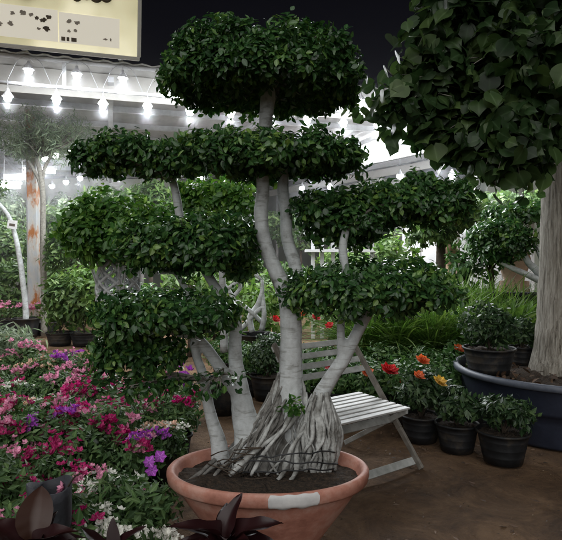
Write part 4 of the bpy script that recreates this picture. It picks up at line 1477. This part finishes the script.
for k in range(6):
    t = T0 + .3 + k * 1.28
    mb = MB()
    mb.beam(edge(t, ZT - .17, .3), edge(t, ZT + .05, DEP - .1), .1, .1)
    mb.build('rafter', M['steel'], shed, False)
for (t, bk) in ((-.9, 6), (1.02, 7.5), (1.75, 8), (3.6, 5.5), (1.9, 12.5), (.2, 13), (3.0, 13), (2.3, 10)):
    mb = MB()
    mb.tube([edge(t, -.05, bk), edge(t, 2.4, bk), edge(t, ZT, bk)], .055, 10, 1)
    mb.build('post', M['steel'], shed)
for t in (.37, 1.9, 3.2):
    mb = MB()
    mb.beam(edge(t, ZB, .0), edge(t, ZT - .05, .0), .05, .05, up=(0, 1, 0))
    mb.build('truss_strut', M['steel'], shed, False)

# lamps
def bulb_data(r, mat, name='bulb'):
    bm = bmesh.new()
    bmesh.ops.create_icosphere(bm, subdivisions=2, radius=r)
    for v in bm.verts:
        if v.co.z > 0:
            v.co.z *= .9
    me = bpy.data.meshes.new(name)
    bm.to_mesh(me)
    bm.free()
    me.materials.append(M[mat])
    me.polygons.foreach_set('use_smooth', [True] * len(me.polygons))
    return me


BD, BDF = bulb_data(.06, 'bulb'), bulb_data(.085, 'bulb_far')


def point_data(name, watts):
    l = bpy.data.lights.new(name, 'SPOT')      # the LED bulbs throw their light downwards
    l.spot_size = R(168)
    l.spot_blend = .2
    l.energy = watts
    l.color = (.94, .97, 1.0)
    l.shadow_soft_size = .03
    return l


PL, PLF = point_data('bulb_light', 66), point_data('far_bulb_light', 52)


def lamp(p, top, label, group, data=None, loop=False):
    t0 = thing('hanging_lamp', label, 'lamp', tuple(p), group)
    o = link('bulb', data or BD, t0)
    o.location = p
    lo = bpy.data.objects.new('bulb_light', PLF if data else PL)
    COL.objects.link(lo)
    lo.parent = t0
    lo.matrix_parent_inverse = Matrix.Translation(-Vector(p))
    lo.location = p - Vector((0, 0, .098))
    mb = MB()
    mb.lathe([(.001, .16), (.022, .16), (.026, .125), (.045, .10), (.084, .045), (.087, .03), (.082, .034), (.05, .085), (.012, .10)], p, 16)
    mb.build('added_lamp_shade', M['cord_white'], t0)  # shade added to block the bulb's upward light
    mb = MB()
    mb.tube([p + Vector((0, 0, .15)), p.lerp(top, .6) + Vector((0, 0, .02)), top], .004, 5, 2)
    if loop:
        for sgn in (-1, 1):
            mb.tube([top, top + ED * (.16 * sgn) - up * .08, top + ED * (.27 * sgn) - up * .3, top + ED * (.34 * sgn) - up * .47], .0045, 5, 4)
    mb.build('cord', M['cord_white'], t0)


ORD += ['twelfth', 'thirteenth', 'fourteenth', 'fifteenth']
for k in range(15):  # rightmost bulbs, unseen behind the tree crown, are added to light the grasses
    t = .04 + .285 * k
    lamp(edge(t, 4.13 + .02 * (k % 2), -.03), edge(t, ZB, -.03), f"lit white bulb hanging below the lower truss pipe, {ORD[k]} from the left", 'bulbs under the lower truss pipe')
for k in range(14):  # this row's right end is likewise unseen and added for the grasses
    t = .168 + .283 * k
    lamp(edge(t, 4.54, -.2), edge(t, ZT - .03, -.1), f"lit white bulb hanging in a cord loop under the roof edge, {ORD[k]} from the left", 'bulbs under the roof edge', loop=True)
FARL = [(45, 158, 13.5), (55, 155, 13), (72, 152, 13.2), (80, 149, 12.6), (34, 165, 14.2), (52, 186, 17), (66, 182, 16.8), (80, 178, 16.4), (95, 174, 16), (118, 176, 15.4), (8, 97 + 88, 15.5), (200, 178, 16), (302, 188, 17), (330, 187, 17.5), (318, 176, 15), (400, 176, 14), (452, 176, 13), (440, 166, 12.8)]
for i, (px, py, d) in enumerate(FARL):
    p = at(px, py, d)
    tpz = max(ZT + .05 - 0.05, p.z + .3)
    lamp(p, Vector((p.x, p.y, tpz)), 'small lit bulb deep under the shed roof among the far rows', 'far bulbs deep under the shed', BDF)

# white lit canopy at the right, with tube lamps added to overexpose it
wc = thing('white_canopy', 'brightly lit white canopy fascia above a dark beam, right of the upper cushions', 'canopy', (2.2, 17, 0))
A, B = Vector((-.4, 20.5, 0)), Vector((4.6, 13.2, 0))
nn = Vector((-(B - A).y, (B - A).x, 0)).normalized()
if nn.y > 0:
    nn = -nn
mb = MB()
for k in range(5):
    z0, z1 = 4.32 + .17 * k, 4.32 + .17 * k + .16
    off = nn * (.02 * k)
    mb.beam(A - off + up * ((z0 + z1) / 2), B - off + up * ((z0 + z1) / 2), .03, z1 - z0)
bevel(mb.build('panel', M['white_sheet'], wc, False), .01)
mb = MB()
mb.beam(A + up * 4.2 + nn * .05, B + up * 4.2 + nn * .05, .1, .12)
mb.build('beam', M['root_core'], wc, False)
mb = MB()
mb.beam(A + up * 4.0 + nn * .02, B + up * 4.0 + nn * .02, .05, .2)
mb.build('lower_band', M['fascia'], wc, False)
for s in (.02, .36, .72, .98):
    mb = MB()
    q = A.lerp(B, s) - nn * .2
    mb.tube([q + up * -.05, q + up * 2, q + up * 4.1], .05, 8, 1)
    mb.build('post', M['steel'], wc)
for k in range(5):
    s = .45 + .115 * k
    q = A.lerp(B, s) + nn * .18 + up * 4.72
    dv = (B - A).normalized()
    t0 = thing('added_tube_lamp', f"added tube lamp brightening the white canopy, {ORD[k]} from the left", 'lamp', tuple(q), 'added tube lamps on the white canopy')
    mb = MB()
    mb.tube([q - dv * .3, q, q + dv * .3], .03, 8, 1)
    mb.build('tube', M['added_tube_light'], t0)
    mb = MB()
    mb.beam(q - dv * .33 - nn * .06, q + dv * .33 - nn * .06, .03, .07)
    mb.build('housing', M['steel'], t0, False)
# tube lamps added to whiten the far left
for k, (px, py, d) in enumerate([(4, 186, 14.5), (22, 178, 14.5), (40, 171, 15)]):
    q = at(px, py, d)
    t0 = thing('added_tube_lamp', f"added tube lamp under the roof at far left, {ORD[k]} from the left edge", 'lamp', tuple(q), 'added tube lamps at the far left')
    mb = MB()
    mb.tube([q - ED * .38, q, q + ED * .38], .05, 8, 1)
    mb.build('tube', M['added_tube_dim'], t0)
    mb = MB()
    mb.beam(q - ED * .42 + up * .09, q + ED * .42 + up * .09, .18, .05)
    mb.beam(q + up * .1, Vector((q.x, q.y, ZT + .02)), .02, .02)
    mb.build('housing', M['steel'], t0, False)

# far cloth wall, added for hazy brightness under the roof, and pale low wall
mb = MB()
nx = 120
vs, fs = [], []
for i in range(nx + 1):
    x = -17 + 34 * i / nx
    yy = 25.5 + .12 * math.sin(i * .9) + .05 * math.sin(i * 2.3)
    vs += [(x, yy, -.05), (x, yy + .05, 2.6), (x, yy, 5.3)]
for i in range(nx):
    for j in range(2):
        fs.append((3 * i + j, 3 * i + 3 + j, 3 * i + 4 + j, 3 * i + 1 + j))
mb.add(vs, fs)
tag(mb.build('added_cloth_wall', M['wall_cloth']), 'pale cloth back wall added for hazy brightness far behind the plants', 'wall')
t0 = thing('white_wall', 'white painted panelled wall behind the dark trunked tree', 'wall', (3.5, 13, 0))
mb = MB()
q0, q1 = at(405, 255, 13), at(535, 255, 13)
nb = 8
for i in range(nb):
    xa = q0.x + (q1.x - q0.x) * i / nb
    xb = q0.x + (q1.x - q0.x) * (i + 1) / nb - .02
    mb.beam((xa, 13, 1.35), (xb, 13, 1.35), .05, 2.75)
bevel(mb.build('panel', M['white_sheet'], t0, False), .012)
mb = MB()
mb.beam((q0.x - .05, 12.97, 2.77), (q1.x + .05, 12.97, 2.77), .14, .08)
mb.build('coping', M['steel'], t0, False)
# white display bench with posts in the gap right of the trunk
t0 = thing('display_rack', 'white open display rack in the gap right of the fig main trunk', 'rack', (at(335, 250, 11).x, 11, 0))
for px in (313, 322, 333, 372):
    q = at(px, 250, 11)
    mb = MB()
    mb.beam((q.x, 11, 0), (q.x, 11, 2.25), .07, .07, up=(0, 1, 0))
    mb.build('upright', M['white_sheet'], t0, False)
for z in (1.72, 2.2, 1.0):
    mb = MB()
    mb.beam((at(305, 0, 11).x, 11, z), (at(420, 0, 11).x, 11, z), .5, .05)
    mb.build('shelf', M['white_sheet'], t0, False)

# added for lens glow round bulbs: haze hanging under the lit shed
mb = MB()
mb.beam((-1, 8.4, 2.9), (-1, 25.2, 2.9), 34, 5.7)
hm = bpy.data.materials.new('bloom_volume')
hm.use_nodes = True
hn = hm.node_tree
hn.nodes.remove(hn.nodes['Principled BSDF'])
vsn = hn.nodes.new('ShaderNodeVolumeScatter')
vsn.inputs['Color'].default_value = (.93, .96, 1, 1)
vsn.inputs['Density'].default_value = .016
vsn.inputs['Anisotropy'].default_value = .9
hn.links.new(vsn.outputs[0], hn.nodes['Material Output'].inputs['Volume'])
tag(mb.build('bloom_haze', hm, None, False), kind='structure')

# ------------------------------------------------------------------ sign board
sg = thing('signboard', 'lit cream signboard with brown lettering and a strip of small pictures above the shed', 'sign', tuple(edge(.3, 4.86)))
SO = Vector((at(137, 57, 9.3)))
slope = Vector((-.957 * 0 + -EN.x, -EN.y, 0)).normalized()     # toward the viewer
sv = (up * .95 + slope * .3).normalized()                        # up along the face, leaning forward
sn = ED.cross(sv).normalized()
if sn.y > 0:
    sn = -sn


def sp(u, v, o=0.0):     # u metres left of the right edge, v metres up the face
    return SO - ED * u + sv * v + sn * o


WID, HGT = 3.6, 1.7


def quad(mb, u0, u1, v0, v1, o):
    mb.add([sp(u0, v0, o), sp(u1, v0, o), sp(u1, v1, o), sp(u0, v1, o)], [(0, 1, 2, 3)])


mb = MB()
mb.beam(sp(0, HGT / 2, -.08), sp(WID, HGT / 2, -.08), .16, HGT, up=sv)
bevel(mb.build('panel', M['sign_face'], sg, False), .01)
mb = MB()
mb.beam(sp(-.04, -.03, -.06), sp(WID + .04, -.03, -.06), .24, .06, up=sv)
mb.beam(sp(-.03, -.0, -.06), sp(-.03, HGT, -.06), .06, .24, up=sn)
bevel(mb.build('frame', M['fascia'], sg, False), .008)
mb = MB()
quad(mb, .28, 1.20, .10, .55, .006)
quad(mb, 1.215, 2.7, .10, .57, .006)
mb.build('poster', M['sign_poster'], sg, False)
random.seed(21)


def blob(mb, u, v, ru, rv, o=.010, n=14):
    vs = [sp(u, v, o)]
    for i in range(n):
        a = 2 * math.pi * i / n
        k = random.uniform(.55, 1.15)
        vs.append(sp(u + math.cos(a) * ru * k, v + math.sin(a) * rv * k, o))
    mb.add(vs, [(0, 1 + i, 1 + (i + 1) % n) for i in range(n)])


for (u, v, ru, rv, dark) in [(1.35, .45, .06, .05, 1), (1.43, .40, .07, .05, 1), (1.52, .42, .05, .04, 1), (1.38, .28, .07, .05, 1), (1.50, .27, .04, .03, 0), (1.6, .46, .05, .04, 0), (1.72, .47, .06, .05, 0), (1.86, .45, .05, .04, 0), (1.9, .3, .06, .045, 0), (2.05, .28, .05, .05, 0), (2.1, .45, .05, .04, 0), (2.3, .44, .06, .05, 0), (2.35, .26, .1, .04, 0), (2.33, .18, .11, .03, 1), (.93, .42, .06, .045, 0), (1.05, .43, .05, .05, 0), (.96, .30, .04, .03, 0), (1.05, .28, .04, .03, 0), (.5, .22, .05, .02, 0), (.42, .22, .02, .04, 0)]:
    mb = MB()
    blob(mb, u, v, ru * .8, rv * .8)
    mb.build('printed_picture', M['sign_ink' if dark else 'sign_ink_pale'], sg, False)
for (u, w) in ((.98, .08), (1.07, .04), (1.14, .06)):
    mb = MB()
    quad(mb, u - w / 2, u + w / 2, .13, .19, .010)
    mb.build('printed_mark', M['sign_ink'], sg, False)
# rounded bases of the big letters, cut by the photo's top edge
mb = MB()
for (u0, u1, v0, vh) in [(.42, .56, .80, .2), (.56, .72, .78, .22), (.72, .86, .80, .2), (.86, 1.0, .76, .3), (1.50, 1.86, .70, .45), (2.2, 2.45, .82, .4)]:
    pts = []
    for i in range(13):
        a = math.pi + math.pi * i / 12
        pts.append(sp((u0 + u1) / 2 - math.cos(a) * (u1 - u0) / 2, v0 + vh * .4 + math.sin(a) * vh * .4, .012))
    mb.tube(pts, .035, 8, 1)
    mb.tube([pts[0], pts[0] + sv * vh], .035, 8, 1)
    mb.tube([pts[-1], pts[-1] + sv * vh], .035, 8, 1)
mb.build('lettering', M['sign_ink'], sg)
for u in (.3, 1.8, 3.3):
    mb = MB()
    mb.beam(sp(u, 0, -.2), Vector((sp(u, 0, -.2).x, sp(u, 0, -.2).y + .5, ZT + .03)), .05, .05)
    mb.build('bracket', M['steel'], sg, False)

# ------------------------------------------------------------------ camera, sky, sun
cam = bpy.data.cameras.new('camera')
co = bpy.data.objects.new('camera', cam)
COL.objects.link(co)
co.location = (0, 0, EYE)
co.rotation_euler = (R(90), 0, 0)
cam.sensor_width = 36
cam.lens = 36 * F / 562
cam.shift_y = -(270 - HY) / 562
cam.clip_end = 300
scene.camera = co

EL, AZ = 40, 195        # soft light from behind and above the viewer
w = bpy.data.worlds.new('World')
scene.world = w
w.use_nodes = True
nt = w.node_tree
bg = nt.nodes['Background']
sky = nt.nodes.new('ShaderNodeTexSky')
sky.sky_type = 'NISHITA'
sky.sun_disc = False
sky.sun_elevation = R(EL)
sky.sun_rotation = R(AZ)
hs = nt.nodes.new('ShaderNodeHueSaturation')
hs.inputs['Saturation'].default_value = .5
hs.inputs['Hue'].default_value = .56
nt.links.new(sky.outputs[0], hs.inputs['Color'])
nt.links.new(hs.outputs[0], bg.inputs['Color'])
bg.inputs['Strength'].default_value = .0015
sun = bpy.data.lights.new('sun', 'SUN')
sun.energy = 2.0
sun.angle = R(75)
sun.color = (1.0, .985, .96)
so_ = bpy.data.objects.new('sun', sun)
COL.objects.link(so_)
dirv = Vector((math.sin(R(AZ)) * math.cos(R(EL)), math.cos(R(AZ)) * math.cos(R(EL)), math.sin(R(EL))))
so_.rotation_euler = dirv.to_track_quat('Z', 'Y').to_euler()
so_.location = dirv * 20

scene.view_settings.view_transform = 'Standard'
scene.view_settings.look = 'None'
scene.view_settings.exposure = 0
scene.cycles.use_denoising = True
scene.cycles.use_adaptive_sampling = True
scene.cycles.adaptive_threshold = .03
scene.cycles.max_bounces = 4
scene.cycles.diffuse_bounces = 2
scene.cycles.glossy_bounces = 2
scene.cycles.transmission_bounces = 3
scene.cycles.sample_clamp_indirect = 6
